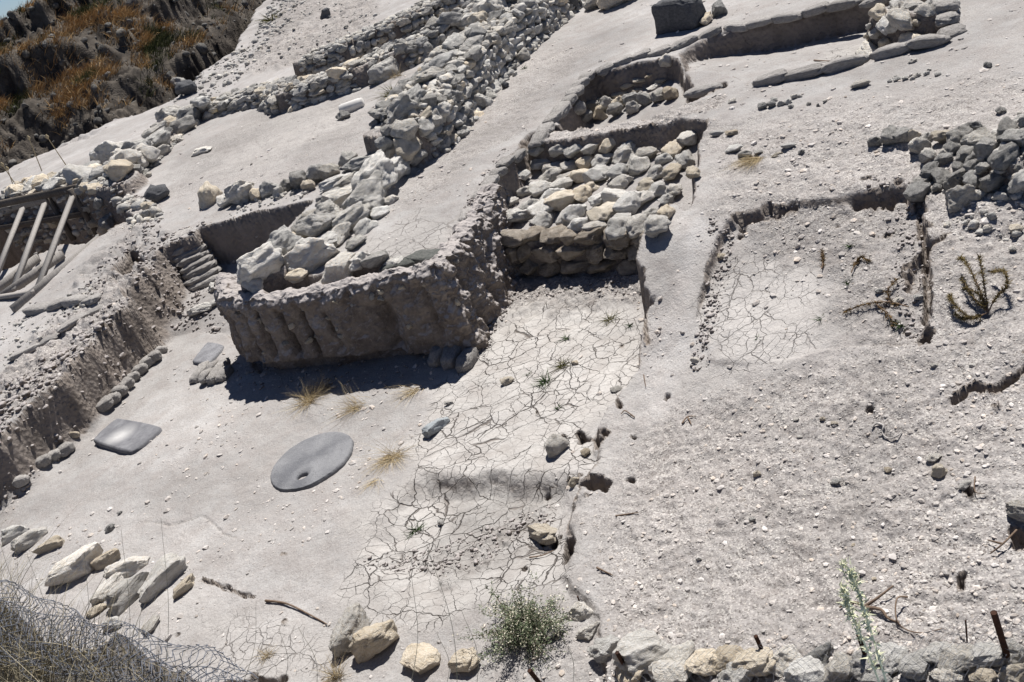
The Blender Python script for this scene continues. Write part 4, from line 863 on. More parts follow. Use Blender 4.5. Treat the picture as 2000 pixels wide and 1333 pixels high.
# ------------------------------------------------------------------ tubes, blades
class TB:
    """collects tubes (quads) into one mesh"""
    def __init__(s): s.V = []; s.F = []; s.n = 0
    def tube(s, pts, r, sides=6, cap=True):
        P = np.asarray(pts, float); n = len(P); rad = np.broadcast_to(np.asarray(r, float), (n,))
        T = np.gradient(P, axis=0); T /= np.linalg.norm(T, axis=1)[:, None]+1e-9
        ref = np.where(np.abs(T[:, 2:3]) > .9, np.array([[1., 0, 0]]), np.array([[0, 0, 1.]]))
        A = np.cross(T, ref); A /= np.linalg.norm(A, axis=1)[:, None]+1e-9; Bn = np.cross(T, A)
        a = np.linspace(0, 2*np.pi, sides+1)[:-1]
        V = (P[:, None, :] + rad[:, None, None]*(np.cos(a)[None, :, None]*A[:, None, :]+np.sin(a)[None, :, None]*Bn[:, None, :])).reshape(-1, 3)
        ii = np.arange(n*sides).reshape(n, sides); jj = np.roll(ii, -1, axis=1)
        F = np.stack([ii[:-1], jj[:-1], jj[1:], ii[1:]], -1).reshape(-1, 4)
        s.V.append(V); s.F.append(F+s.n); s.n += len(V)
        if cap and sides == 4:
            s.F.append(np.array([[0, 1, 2, 3], [len(V)-1, len(V)-2, len(V)-3, len(V)-4]])+s.n-len(V))
    def box(s, a, b, w, h, up=(0, 0, 1)):
        """a squared timber from a to b"""
        a, b, up = np.array(a, float), np.array(b, float), np.array(up, float); d = (b-a)/np.linalg.norm(b-a)
        x = np.cross(d, up); x /= np.linalg.norm(x); y = np.cross(x, d); V = []
        for p in (a, b):
            for sx, sy in ((-1, -1), (1, -1), (1, 1), (-1, 1)): V.append(p+x*sx*w/2+y*sy*h/2)
        F = np.array([[0, 1, 2, 3], [7, 6, 5, 4], [0, 4, 5, 1], [1, 5, 6, 2], [2, 6, 7, 3], [3, 7, 4, 0]])
        s.V.append(np.array(V)); s.F.append(F+s.n); s.n += 8
    def build(s, name, mat, parent=None, smooth=True):
        V = np.concatenate(s.V); F = np.concatenate(s.F)
        if parent is not None: V = V-np.array(parent.location)
        return link(name, mesh_from(V, F, name), mat, parent, smooth)
def blades(bases, dirs, lens, widths, bend, name, mat, parent=None, seg=4):
    """grass blades: tapered bending ribbons, all arrays of length n"""
    n = len(bases); bases = np.asarray(bases, float); dirs = np.asarray(dirs, float); dirs /= np.linalg.norm(dirs, axis=1)[:, None]
    side = np.cross(dirs, np.random.default_rng(n).normal(size=(n, 3))); side /= np.linalg.norm(side, axis=1)[:, None]
    Vs = []; t = np.linspace(0, 1, seg+1); bend = np.broadcast_to(np.asarray(bend, float), (n,))
    out = dirs*np.array([1, 1, 0]); out /= np.linalg.norm(out, axis=1)[:, None]+1e-6
    for k in t:
        c = bases + dirs*(lens*k)[:, None] + out*(bend*lens*k*k)[:, None] - np.array([0, 0, 1])*(np.abs(bend)*lens*k*k*.6)[:, None]
        w = (widths*(1-k*.9)/2)[:, None]; Vs += [c-side*w, c+side*w]
    V = np.stack(Vs, 1); m_ = 2*(seg+1); o = np.arange(n)[:, None]*m_
    F = np.concatenate([o+np.array([[2*k, 2*k+1, 2*k+3, 2*k+2]]) for k in range(seg)], 0)
    V = V.reshape(-1, 3)
    if parent is not None: V = V-np.array(parent.location)
    return link(name, mesh_from(V, F, name), mat, parent, False)
def gpath(pts, lift=.02, sub=6):
    P = np.array([G(x, y)+np.array([0, 0, l[0] if l else lift]) for x, y, *l in pts]); n = len(P)
    t = np.linspace(0, n-1, (n-1)*sub+1); out = []
    for u in t:                                       # Catmull-Rom
        i = min(int(u), n-2); f = u-i; p0, p1, p2, p3 = P[max(i-1, 0)], P[i], P[i+1], P[min(i+2, n-1)]
        out.append(.5*((2*p1)+(p2-p0)*f+(2*p0-5*p1+4*p2-p3)*f*f+(3*p1-p0-3*p2+p3)*f**3))
    return np.array(out)
def upright(bx, by, tx, ty):
    b = G(bx, by); t = UR(tx, ty, math.hypot(b[0], b[1])*1.0); return b, t

# ------------------------------------------------------------------ the standing earth section with its rain gullies
bl = [U(*p) for p in [(484,684,.0),(498,730,0),(540,737,0),(600,736,0),(670,728,0),(740,716,0),(800,708,0),(858,702,0),(905,700,0),(936,690,0),(962,640,0),(988,592,.02),(1004,545,.08),(1012,505,.2),(995,440,.5)]]
bl = np.array(bl); L_ = np.r_[0, np.cumsum(np.linalg.norm(np.diff(bl[:, :2], axis=0), axis=1))]
nu, nv_ = 560, 150
u = np.linspace(0, L_[-1], nu); bx = np.interp(u, L_, bl[:, 0]); by = np.interp(u, L_, bl[:, 1])
ker = np.ones(15)/15; pad = lambda a: np.convolve(np.r_[[a[0]]*7, a, [a[-1]]*7], ker, 'valid'); bx, by = pad(bx), pad(by)
tx_, ty_ = np.gradient(bx), np.gradient(by); tl = np.hypot(tx_, ty_); nx, ny = ty_/tl, -tx_/tl
nx, ny = pad(nx), pad(ny)
Uu, Vv = np.meshgrid(u, np.linspace(0, 1.32, nv_), indexing='ij')
ucorner = L_[9]; front = 1-sstep(ucorner-.7, ucorner-.1, Uu)
top = 1.13 + .05*noise(Uu*1.3, Uu*0+.3, 4) + .04*noise(Uu*5, Uu*0, 5)
vv_ = np.clip(Vv, 0, 1)
und = .26 + .05*noise(Uu*1.1, Uu*0+4, 9) - .10*sstep(2.9, 3.8, Uu)
off = np.where(vv_ < und, -.13+.16*sstep(und-.06, und, vv_), .05 - .07*(vv_-und)/(1-und))*front + (1-front)*(.10*(1-vv_)**1.5-.02)
off += .03*sstep(.80, .92, vv_)*(.5+1.0*noise(Uu*2.7, Vv*3, 21)+.6*noise(Uu*7, Vv*5, 22)) - .04*sstep(.93, 1.0, vv_)
for gu, wd, dp, sl, v0, v1 in [(.36,.035,.10,.05,.25,.86),(.78,.035,.15,.09,.28,.9),(.98,.025,.09,.08,.3,.85),(1.32,.045,.17,.08,.28,.92),(1.62,.03,.12,.07,.3,.9),(1.95,.045,.17,.1,.27,.9),(2.28,.035,.16,.1,.27,.92),(2.62,.03,.08,.1,.3,.8),(3.42,.14,.20,-.05,.18,.8),(4.05,.04,.06,.05,.2,.9),(4.75,.06,.14,.15,.05,1.0),(5.25,.05,.08,.1,.1,1.)]:
    gu += .0; c_ = gu + sl*(1-vv_) + .015*noise(vv_*7, vv_*0+gu*9, 3)
    off -= dp*1.15*np.exp(-(np.abs(Uu-c_)/wd)**1.3)*sstep(v0-.05, v0+.08, vv_)*(1-sstep(v1-.12, v1+.05, vv_))
off += .045*fbm(Uu, Vv*1.2, 3.0, 3, 14)+.015*fbm(Uu, Vv*1.2, 11, 4, 15, .6) + .03*sstep(.72, .9, vv_)*fbm(Uu, Vv, 7, 3, 25) + .05*(1-front)*fbm(Uu, Vv, 4.5, 4, 31, .65)
inn = np.clip(Vv-1, 0, 1)*1.2
px_ = bx[:, None]+nx[:, None]*(off-inn); py_ = by[:, None]+ny[:, None]*(off-inn)
gz = ground_z(bx+nx*.14, by+ny*.14)[:, None]-.14
pz = gz + (top-gz)*vv_**.92 + np.where(Vv > 1, .03*sstep(0, .1, Vv-1)+.03*fbm(px_, py_, 4.5, 4, 61, .6)-.16*sstep(.1, .32, Vv-1), 0) + .012*fbm(Uu, Vv, 14, 2, 8)
ii = np.arange(nu*nv_).reshape(nu, nv_)
es = link('earth_section', mesh_from(np.stack([px_, py_, pz], -1).reshape(-1, 3), np.stack([ii[:-1, :-1], ii[1:, :-1], ii[1:, 1:], ii[:-1, 1:]], -1).reshape(-1, 4), 'earth_section'), M['earth'])
for _ in range(26):                                 # stones bedded in the section
    i_ = int(rng.integers(20, nu-150)); j_ = int(rng.integers(int(nv_*.30), int(nv_*.74))); q_ = np.array([px_[i_, j_], py_[i_, j_], pz[i_, j_]]); s_ = rng.uniform(.018, .05)
    rock_obj('embedded_stone', MED, int(rng.integers(12)), M[('tan', 'lime', 'brownstone')[rng.integers(3)]], tuple(q_), (rng.normal(0, .5), rng.normal(0, .5), rng.uniform(0, 6)), (s_*1.3, s_, s_*.8), es)
tag(es, 'standing brown earth section with dark rain gullies, in shade below the boulders', 'earth wall')

# ------------------------------------------------------------------ sandbags
def bag_mesh(seed):
    v = ICO[4][0].copy(); g = np.random.default_rng(seed)
    v = np.sign(v)*np.abs(v)**.62; x = v[:, 0]
    sq = 1-.35*np.abs(x)**3; v[:, 2] *= sq; v[:, 1] *= 1-.15*np.abs(x)**4
    for o_ in range(4):
        k = g.normal(size=(4, 3))*(1.8*1.9**o_); v = v*(1+.035*.75**o_*np.sin(v@k.T+g.uniform(0, 6, 4)).sum(1))[:, None]
    v[:, 2] += .12*np.sin(x*2+g.uniform(0, 6)); me = mesh_from(v, ICO[4][1], 'sandbag'); me.materials.append(M['bag'])
    me.polygons.foreach_set('use_smooth', np.ones(len(me.polygons), bool)); return me
BAGS = [bag_mesh(i) for i in range(5)]
def bag(loc, yaw, s, label, group, rot=(0, 0)):
    o = bpy.data.objects.new('sandbag', BAGS[rng.integers(5)]); COL.objects.link(o); o.location = loc; o.scale = s
    o.rotation_euler = (rot[0], rot[1], yaw); tag(o, label, 'sandbag', group); return o
def bag_row(pts, label, group, L=.44, W=.2, H=.11, lift=.03, zr=None):
    P = np.array([G(*p) if zr is None else U(*p, zr) for p in pts]); cum = np.r_[0, np.cumsum(np.linalg.norm(np.diff(P[:, :2], axis=0), axis=1))]
    s = L/2
    while s < cum[-1]:
        k = min(np.searchsorted(cum, s)-1, len(P)-2); f = (s-cum[k])/(cum[k+1]-cum[k]); p = P[k]*(1-f)+P[k+1]*f; d = P[k+1]-P[k]
        l_ = L*rng.uniform(.85, 1.15); z = max(float(ground_z(p[0], p[1])), p[2]-.1) if zr is None else max(float(ground_z(p[0]+a_, p[1]+b_)) for a_ in (-.12, 0, .12) for b_ in (-.12, 0, .12))
        bag((p[0], p[1], z+lift), math.atan2(d[1], d[0])+rng.normal(0, .07), (l_/2*1.08, W/2*rng.uniform(.9, 1.15), H/2*rng.uniform(.9, 1.2)), label, group, (rng.normal(0, .08), rng.normal(0, .06)))
        s += l_*.97
bag_row([(1045,283),(1075,243),(1100,215),(1122,188),(1150,156),(1200,136),(1250,120),(1312,106)], 'flattened sandbag in the rim between the bare path and the small room', 'sandbags along the small room rim', .36, .24, .13, .01, 1.12)
bag_row([(1315,100),(1350,84),(1395,68)], 'sandbag in the short rim near the black basalt block', 'sandbags near the basalt block', .42, .22, .14, .01, 1.15)
bag_row([(1415,60),(1470,50),(1540,40),(1620,22),(1700,8),(1745,-2)], 'sandbag along the back rim of the far right room', 'sandbags along the back rim of the far room', .44, .20, .12, .0, 1.16)
bag_row([(1470,166),(1550,150),(1640,132),(1740,108),(1800,96),(1866,86)], 'sandbag in the long front rim of the far right room', 'sandbags along the front rim of the far room', .48, .20, .13, .04, 1.16)
bag_row([(1843,0),(1848,28),(1852,56),(1868,80)], 'flat sandbag in the short right rim of the far right room', 'sandbags along the right rim of the far room', .36, .28, .14, .0, 1.16)
bag_row([(1340,192),(1378,181),(1418,170)], 'sandbag in the short rim above the end of the mud balk', 'sandbags by the balk end', .5, .22, .14, .0, 1.12)
bag_row([(912,438),(930,408),(948,368),(962,346),(985,318),(1012,294),(1038,283)], 'ragged sandbag on the path edge above the paved room', 'sandbags along the path edge', .34, .2, .10, .0)
bag_row([(57,612),(100,601),(150,592),(206,586)], 'pale grey sandbag roll lying across the top of the left bank', 'sandbag rolls on the left bank', .5, .24, .13)
bag_row([(206,586),(180,615),(130,640),(90,668),(40,695),(0,715)], 'dusty sandbag along the lip of the left bank', 'sandbags along the left bank lip', .42, .2, .09, -.02)
for x, y in [(316,690),(303,700),(289,711),(275,726),(261,741),(249,756),(236,770),(222,783),(207,795),(130,882),(108,893),(45,945),(86,905)]:
    c = G(x, y); s = rng.uniform(.9, 1.25)
    bag((c[0], c[1], c[2]+.04), R(20)+rng.normal(0, .2), (.10*s, .08*s, .065*s), 'small bulging sandbag in the row at the foot of the left bank', 'sandbags at the foot of the left bank')
for x, y in [(392,738),(408,741),(424,740),(440,736),(400,727),(420,725),(436,722)]:
    c = G(x, y); bag((c[0], c[1], c[2]+.05), R(75)+rng.normal(0, .15), (.16, .085, .075), 'sandbag end in the small stack at the left foot of the earth section', 'sandbags left of the earth section')
for x, y in [(860,703),(884,707),(915,711),(872,690),(898,692)]:
    c = G(x, y); bag((c[0], c[1], c[2]+.06), R(60)+rng.normal(0, .15), (.17, .10, .10), 'sandbag at the right foot of the earth section corner', 'sandbags right of the earth section')
p0, p1 = U(402, 548, .3), U(352, 462, .98)
for k in range(9):
    f = k/8; p = p0*(1-f)+p1*f
    bag(tuple(p), math.atan2(FWD[1], FWD[0])-R(75)+rng.normal(0, .12), (.30, .20, .075), 'sandbag stacked in the leaning column beside the dark earth face', 'sandbags of the leaning column')
for x, y, w_, a_ in [(792,522,70,10), (835,510,60,-5), (765,530,40,15)]:
    c, yaw, l_ = yaw_len(x, y, w_, a_); o = bag((c[0], c[1], c[2]+.05), yaw, (l_*.5, .13, .06), 'dark worn cloth sack lying folded on the lip of the earth section', 'dark cloth sacks on the section lip')
    o.name = 'cloth_sack'; o['category'] = 'cloth sack'; o.data = o.data.copy(); o.data.materials[0] = M['cloth']

# ------------------------------------------------------------------ worked stones
def millstone():
    c = G(611, 905); t = empty('millstone', (c[0], c[1], c[2]-.012))
    tag(t, 'large round grey millstone lying flat, with an oval hole off its centre', 'millstone')
    hp = U(589, 928, c[2]+.06)-c; Rr, Hh_, T_ = .478, .055, .065; n = 96
    a = np.linspace(0, 2*np.pi, n+1)[:-1]; n = 240; a = np.linspace(0, 2*np.pi, n+1)[:-1]; rw = 1+.008*np.sin(3*a+1)+.006*np.sin(7*a)+.006*noise(a*9, a*0+.5, 6)-.02*np.maximum(0, noise(a*3.5, a*0+2.5, 7)-.35)
    ho = np.stack([hp[0]+Hh_*1.15*np.cos(a), hp[1]+Hh_*.95*np.sin(a)], 1); rings = []
    def ring(k, z, sc=1.0): 
        o_ = np.stack([Rr*sc*rw*np.cos(a), Rr*sc*rw*np.sin(a)], 1); p = ho*(1-k)+o_*k; rings.append(np.column_stack([p, np.full(n, z)]))
    ring(0, -.02); ring(0, .045); ring(.012, T_-.006); ring(.03, T_)
    for k in np.linspace(.1, .94, 14): ring(k, T_+.012*(1-k))
    ring(1, T_-.004, .975); ring(1, T_-.012, .99); ring(1, T_-.026); ring(1, .02, 1.0); ring(1, -.03, .985)
    Vm = np.concatenate(rings); m_ = len(rings); ii = np.arange(m_*n).reshape(m_, n); jj = np.roll(ii, -1, 1)
    o = link('disc', mesh_from(Vm, np.stack([ii[:-1], ii[1:], jj[1:], jj[:-1]], -1).reshape(-1, 4), 'disc'), M['millstone'], t)
    am = bpy.data.meshes.new('hole_soil'); bm = bmesh.new(); bmesh.ops.create_circle(bm, cap_ends=True, segments=24, radius=Hh_*1.3); bm.to_mesh(am); bm.free()
    s = link('hole_soil', am, M['earth'], t, False); s.location = (hp[0], hp[1], -.012+.0)
    return t
mill = millstone(); mill.rotation_euler = (R(1.5), R(-1.0), 0)
def slab(name, corners, th, label, mat, dish=.012, rz=.0):
    P = [G(x, y) for x, y in corners]; c = sum(P)/4; z = max(p[2] for p in P); n = 44
    s = np.linspace(0, 1, n); A, Bq = np.meshgrid(s, s, indexing='ij')
    # rounded sides
    ea = .5-np.abs(A-.5); eb = .5-np.abs(Bq-.5); bul = .05
    A2 = A + (A-.5)*bul*4*(Bq*(1-Bq)); B2 = Bq + (Bq-.5)*bul*4*(A*(1-A))
    A2, B2 = .5+(A2-.5)*(1-.06*(np.abs(Bq-.5)*2)**6), .5+(B2-.5)*(1-.06*(np.abs(A-.5)*2)**6)
    q_ = [p[:2]-c[:2] for p in P]
    xy = [(1-A2)*(1-B2)*q_[0][i]+A2*(1-B2)*q_[1][i]+A2*B2*q_[2][i]+(1-A2)*B2*q_[3][i] for i in (0, 1)]
    e = np.minimum(ea, eb)*2; zt = th*np.minimum(1, .55+.45*sstep(0, .10, e)) - dish*sstep(.1, .9, e) + .004*fbm(xy[0], xy[1], 8, 3, 3)
    zt += z-c[2]; top = np.stack([xy[0], xy[1], zt], -1).reshape(-1, 3); bot = top.copy(); bot[:, 2] = -.04
    ii = np.arange(n*n).reshape(n, n); F1 = np.stack([ii[:-1, :-1], ii[1:, :-1], ii[1:, 1:], ii[:-1, 1:]], -1).reshape(-1, 4)
    rim = np.r_[ii[0, :-1], ii[:-1, -1], ii[-1, :0:-1], ii[:0:-1, 0]]; r2 = np.roll(rim, -1)
    Fs = np.stack([rim, r2, r2+n*n, rim+n*n], -1)
    o = link(name, mesh_from(np.concatenate([top, bot]), np.concatenate([F1, Fs]), name), mat); o.location = c
    sgn = np.array(o.data.polygons[0].normal)
    if sgn[2] < 0: o.data.flip_normals()
    return tag(o, label, 'stone slab')
def mat_slab():
    k = NT('dusty_dark_slab'); co = k.coord(); a = k.noise(co, 7, 6, .65); b = k.noise(co, 60, 3, .7)
    c = k.mix(k.ramp(a, (.35, 0.0), (.65, 1.0)), (.13, .13, .14), (.21, .21, .22))
    ln = k.n('ShaderNodeVectorMath', _operation='LENGTH'); mp = k.n('ShaderNodeMapping'); mp.inputs['Location'].default_value = (.06, -.02, -.02); mp.inputs['Scale'].default_value = (1, 1, .2)
    k.l(co, mp.inputs[0]); k.l(mp.outputs[0], ln.inputs[0])
    f = k.ramp(k.math('ADD', ln.outputs['Value'], k.math('MULTIPLY', k.math('SUBTRACT', a, .5), .25)), (.02, 1.0), (.26, 0.0))
    c = k.mix(k.math('MULTIPLY', f, .85), c, (.52, .51, .50))
    return k.done(c, k.bump(k.math('ADD', a, k.math('MULTIPLY', b, .5)), .6, .01))
M['dustslab'] = mat_slab()
slab('quern_slab', [(184,870),(232,824),(322,840),(258,891)], .06, 'square dark grey stone slab with a patch of white dust in its dished top', M['dustslab'], .02)
slab('flat_slab', [(376,712),(408,672),(440,678),(412,714)], .04, 'half buried smooth grey slab beside the sandbag stack left of the earth section', M['slab'], .0)
o = rock_px('pointed_stone', 854, 838, 62, 40, .42, .38, 'flint', lib=BLK, sink=.2, tilt=6); tag(o, 'blue-grey pointed stone blade lying on the cracked mud', 'stone')
def drum():
    c, yaw, L = yaw_len(690, 215, 48, 20); t = empty('column_drum', tuple(c), yaw); tag(t, 'short white marble column drum lying on the pale terrace by the long wall', 'column drum')
    n = 40; a = np.linspace(0, 2*np.pi, n+1)[:-1]; pr = [(-.5, .02), (-.5, .80), (-.48, .92), (-.40, .95), (-.38, 1), (.36, .97), (.40, .88), (.46, .90), (.5, .8), (.5, .02)]; rr = L*.24
    Vd = np.concatenate([np.stack([np.full(n, x*L), r_*rr*np.cos(a)*(1+.02*np.sin(5*a)), r_*rr*np.sin(a)+rr*.55], 1) for x, r_ in pr])
    ii = np.arange(len(pr)*n).reshape(-1, n); jj = np.roll(ii, -1, 1)
    link('drum', mesh_from(Vd, np.stack([ii[:-1], jj[:-1], jj[1:], ii[1:]], -1).reshape(-1, 4), 'drum'), M['marble'], t)
drum()
o = rock_px('flat_stone', 395, 298, 44, 18, .6, .25, 'white', lib=BLK, sink=.2, tilt=4); tag(o, 'flat white slab of marble lying alone on the pale left terrace floor', 'stone')
o = rock_px('stone', 672, 232, 22, 10, .8, .7, 'grey'); tag(o, 'small grey stone just left of the white column drum', 'stone')
o = rock_px('basalt_block', 1334, 52, 84, 8, .62, .62, 'basalt', lib=BOXY, sink=.1, tilt=2); tag(o, 'black rectangular basalt block standing on the plateau near the top edge', 'stone block')
o = rock_px('stone', 758, 150, 58, 35, .55, .55, 'lime', lib=BLK); tag(o, 'long squared brown-grey block lying at the corner of the left terrace', 'stone block')

# ------------------------------------------------------------------ timber shoring
tsr = empty('timber_shoring', tuple(U(75, 560, .75))); tag(tsr, 'grey timber shoring of braces and rails propping the pale left wall', 'timber shoring')
def beam(name, a, b, w_, h_, mat='wood', ext=0):
    t = TB(); a, b = U(*a), U(*b); t.box(a, b, w_, h_); return t.build(name, M[mat], tsr, False)
beam('brace', (70,574,.86), (141,386,1.36), .10, .07); beam('brace', (26,568,.86), (87,399,1.34), .10, .07); beam('brace', (-10,545,.86), (44,408,1.34), .10, .07); beam('brace', (-75,560,.86), (-8,415,1.34), .10, .07)
beam('ground_rail', (26,606,.90), (194,468,.98), .07, .16); beam('ground_rail', (4,580,.86), (122,497,.92), .07, .16); beam('ground_rail', (-40,592,.86), (74,504,.9), .07, .16); beam('cross_piece', (-10,582,.96), (63,571,.96), .1, .06)
beam('wall_rail', (-60,412,1.38), (152,367,1.42), .06, .16, 'woodd'); beam('wall_rail', (-60,425,1.2), (155,376,1.24), .06, .14, 'wood'); beam('wall_rail', (-60,455,.8), (185,414,.85), .06, .12, 'woodd')
for x in (40, 92, 145): beam('wall_post', (x+52, 470, .2), (x-8, 370, 1.5), .12, .06, 'woodd')
for x, y in [(74,504),(122,497),(194,469)]: beam('stake', (x+2, y+8, .68), (x-4, y-8, .98), .07, .05)

# ------------------------------------------------------------------ wire fences and rods
def chain(mapf, nu_, nv2, cell, r, name, label):
    tb = TB()
    for i in range(nu_):
        k = np.arange(nv2*2+1)/2.0; kk = np.arange(nv2*2+1); a = (i + np.abs((k % 2)-1))*cell
        P = np.array([mapf(x_, y_*cell) for x_, y_ in zip(a, k)]); P[:, 2] += np.where(kk % 2, 0, r*.8*(1 if i % 2 else -1))
        tb.tube(P, r, 4, False)
    o = tb.build(name, M['wire'], None, True); return tag(o, label, 'wire fence')
fa, fb = U(-130, 1135, 2.62), U(500, 1352, 2.42); fd = fb-fa; fl_ = np.linalg.norm(fd); fd /= fl_; fn = np.array([fd[1], -fd[0], 0]); fn /= np.linalg.norm(fn)
def fence_map(s, v):
    th = v*7.4 + .5*math.sin(s*3)+.3*math.sin(s*7.1); rr = .045+.044*v + .012*math.sin(s*5+v*3)+.010*math.sin(s*13+v*9)
    c = fa+fd*s; sq = .62+.2*math.sin(s*2.2)
    return c + fn*(rr*1.6*math.cos(th)+.10) + np.array([0, 0, 1])*(rr*(sq+.3)*math.sin(th)+.012*math.sin(s*17+v*23)+.05)
chain(fence_map, int(fl_/.05), 36, .05, .0021, 'chain_link_fence', 'collapsed roll of grey chain-link fence with dry grass, at the lower left corner')
nrocks = [(np.array(c.location)+np.array(W_n.location), np.array(c.scale), c.rotation_euler[2]) for c in W_n.children]
na, nb = U(1150, 1325, .2), U(2090, 1212, .45); nd = nb-na; nd[2] = 0; nl = np.linalg.norm(nd); nd /= nl; nn_ = np.array([nd[1], -nd[0], 0])
def net_map(s, v):
    p = na+nd*s+nn_*(v-.12+.05*math.sin(s*4)); z = float(ground_z(p[0], p[1]))+.03
    for c, sc_, ya in nrocks:
        d = p[:2]-c[:2]; x_ = d[0]*math.cos(ya)+d[1]*math.sin(ya); y_ = -d[0]*math.sin(ya)+d[1]*math.cos(ya); q_ = (x_/(sc_[0]+.06))**2+(y_/(sc_[1]+.06))**2
        if q_ < 1: z = max(z, c[2]+sc_[2]*math.sqrt(1-q_)+.012)
    return np.array([p[0], p[1], z+.012*math.sin(s*9+v*13)])
chain(net_map, int(nl/.048), 30, .048, .0011, 'wire_netting', 'thin wire netting draped over the pale stones along the lower right edge')
for bx_, by_, tx2, ty2, r_, lab in [(1969,1288,1941,1197,.017,'tallest rusty iron rod, standing in the netting at the right corner'),(1492,1278,1476,1243,.013,'leftmost short rusty rod behind the wire netting stones'),(1694,1292,1677,1240,.014,'middle rusty rod beside the pale green flower spike'),
   (1230,1318,1205,1275,.014,'rusty rod at the left end of the wire netting'),(1062,1345,1034,1310,.016,'leaning rusty rod at the bottom edge left of the netting'),(1889,1255,1886,1212,.005,'thin rusty rod just left of the tallest iron rod'),(1133,1180,1128,1165,.006,'tiny iron peg behind the white boulder by the bush')]:
    b, t = upright(bx_, by_, tx2, ty2); P = np.linspace(b-(t-b)*.1, t, 26); tb = TB()
    rad = r_*(1+.10*(np.arange(26) % 2)) if r_ > .01 else r_; tb.tube(P, rad, 8); tb.tube(np.linspace(t, t+(t-b)*.002, 3), [r_, r_*.6, .0005], 8)
    o = tb.build('iron_rod', M['rust']); tag(o, lab, 'iron rod')

# ------------------------------------------------------------------ plants
def rdir(n, up=1.0, g=rng):
    d = g.normal(size=(n, 3)); d[:, 2] = np.abs(d[:, 2])*up+.15; return d/np.linalg.norm(d, axis=1)[:, None]
def tuft(px, py, wpx, n, mat, label, up=1.0, lean=None, bend=.5, name='dry_grass_tuft', cat='grass tuft', width=.004):
    c = G(px, py); s = wpx*np.linalg.norm(c-CPOS)/F_PX; root = c
    b = np.tile(c, (n, 1)) + np.c_[rng.normal(0, s*.10, (n, 2)), np.full(n, -.005)]
    d = rdir(n, up)
    if lean is not None: d = d*.6+np.array([lean[0], lean[1], .15])
    o = blades(b, d, s*rng.uniform(.35, .75, n), np.full(n, width)*rng.uniform(.6, 1.3, n), rng.uniform(.1, bend, n), name, M[mat]); return tag(o, label, cat)
tuft(602, 785, 82, 260, 'straw', 'pale dry grass tuft in front of the shaded earth section', .9); tuft(632, 760, 60, 120, 'dry', 'smaller grey dry grass tuft behind the pale one at the earth section', .9)
tuft(765, 893, 92, 240, 'straw', 'flattened straw tuft right of the round millstone', .25, (-.1, -.5), .5); tuft(812, 762, 76, 90, 'straw', 'sparse straw strands lying right of the pale dry tuft', .2, (-.7, -.3), .4)
tuft(700, 795, 96, 110, 'straw', 'thin flat straw strands between the dry tuft and the millstone', .2, (-.6, .1), .4); tuft(1478, 308, 84, 200, 'straw', 'combed straw tuft lying below pale stones on the plateau', .12, (-1.0, -.55), .3)
tuft(735, 940, 60, 60, 'straw', 'few straw strands trailing below the flattened straw tuft', .15, (-.3, -.8), .3)
tuft(432, 215, 34, 60, 'straw', 'pale dry grass tuft at the foot of the left middle wall', .9, width=.01); tuft(775, 150, 44, 60, 'dry', 'dry grass on top of the squared block by the long wall', .9, width=.008)
tuft(523, 1282, 44, 90, 'dry', 'small dry greenish tuft on the mud near the bottom edge', 1.2); tuft(655, 1325, 70, 160, 'dry', 'olive dry tuft left of the white boulder at the bottom edge', 1.2)
for x, y, w_, n, lab in [(1105,663,26,34,'upper dark green seedling on the cracked mud floor'),(1065,748,44,60,'largest dark seedling in the middle of the cracked mud floor'),(1090,797,20,20,'tiny lowest seedling on the cracked mud floor'),(1030,732,18,18,'tiny seedling left of the largest one on cracked mud'),
   (813,1038,34,46,'dark reddish green seedling in the cracked hollow'),(1605,622,26,16,'green sprout at the edge of the pale cracked patch'),(1662,480,20,26,'bright green sprout near the top of the shallow pit'),(1658,552,26,40,'green seedling below the fallen brown weed stalk'),(1024,134,16,30,'single green tuft on the bare path'),
   (1760,635,34,30,'green shoots at the end of the crossed brown weed'),(1480,660,16,10,'small green blades on the pale cracked patch'),(1230,637,22,22,'green sprig in the corner of the mud floor'),(1232,812,14,10,'faint sprig by the edge of the mud')]:
    tuft(x, y, w_, n, 'green', lab, .55, None, .4, 'seedling', 'seedling', .010)
tuft(1100,713,36,70,'weedg','yellowish weed sprig between the seedlings on the cracked mud',.6,None,.4,'seedling','seedling',.008); tuft(1192,625,40,60,'weedg','yellow-green weed sprig near the right bank of the mud floor',.9,None,.4,'seedling','seedling',.007)
tuft(770,185,60,140,'weedg','olive weeds growing on the near end of the long wall',.8,None,.5,'weed','weed',.012); tuft(530,40,50,60,'weedg','green weed on the gravel slope by the far bank',.7,None,.5,'weed','weed',.03)

def brush(paths, label, mat='weed', n=70, ll=.055, name='dead_weed'):
    c = G(*paths[0][0][:2]); root = empty(name, tuple(c)); tag(root, label, 'dead weed'); tb = TB(); bs, ds = [], []
    for pth in paths:
        P = gpath(pth, .03, 10); tb.tube(P, np.linspace(.006, .003, len(P)), 5)
        T = np.gradient(P, axis=0); T /= np.linalg.norm(T, axis=1)[:, None]; m_ = int(n*len(P)/10)
        k = rng.integers(len(P)//6, len(P), m_); d = rng.normal(size=(m_, 3)); d /= np.linalg.norm(d, axis=1)[:, None]
        bs.append(P[k]+rng.normal(0, .004, (m_, 3))); ds.append(d*.8+T[k]*.75)
    tb.build('stem', M['twig'], root); bs = np.concatenate(bs); n_ = len(bs)
    blades(bs, np.concatenate(ds), ll*rng.uniform(.5, 1.1, n_), np.full(n_, .007), rng.uniform(0, .3, n_), 'leaves', M[mat], root, 2)
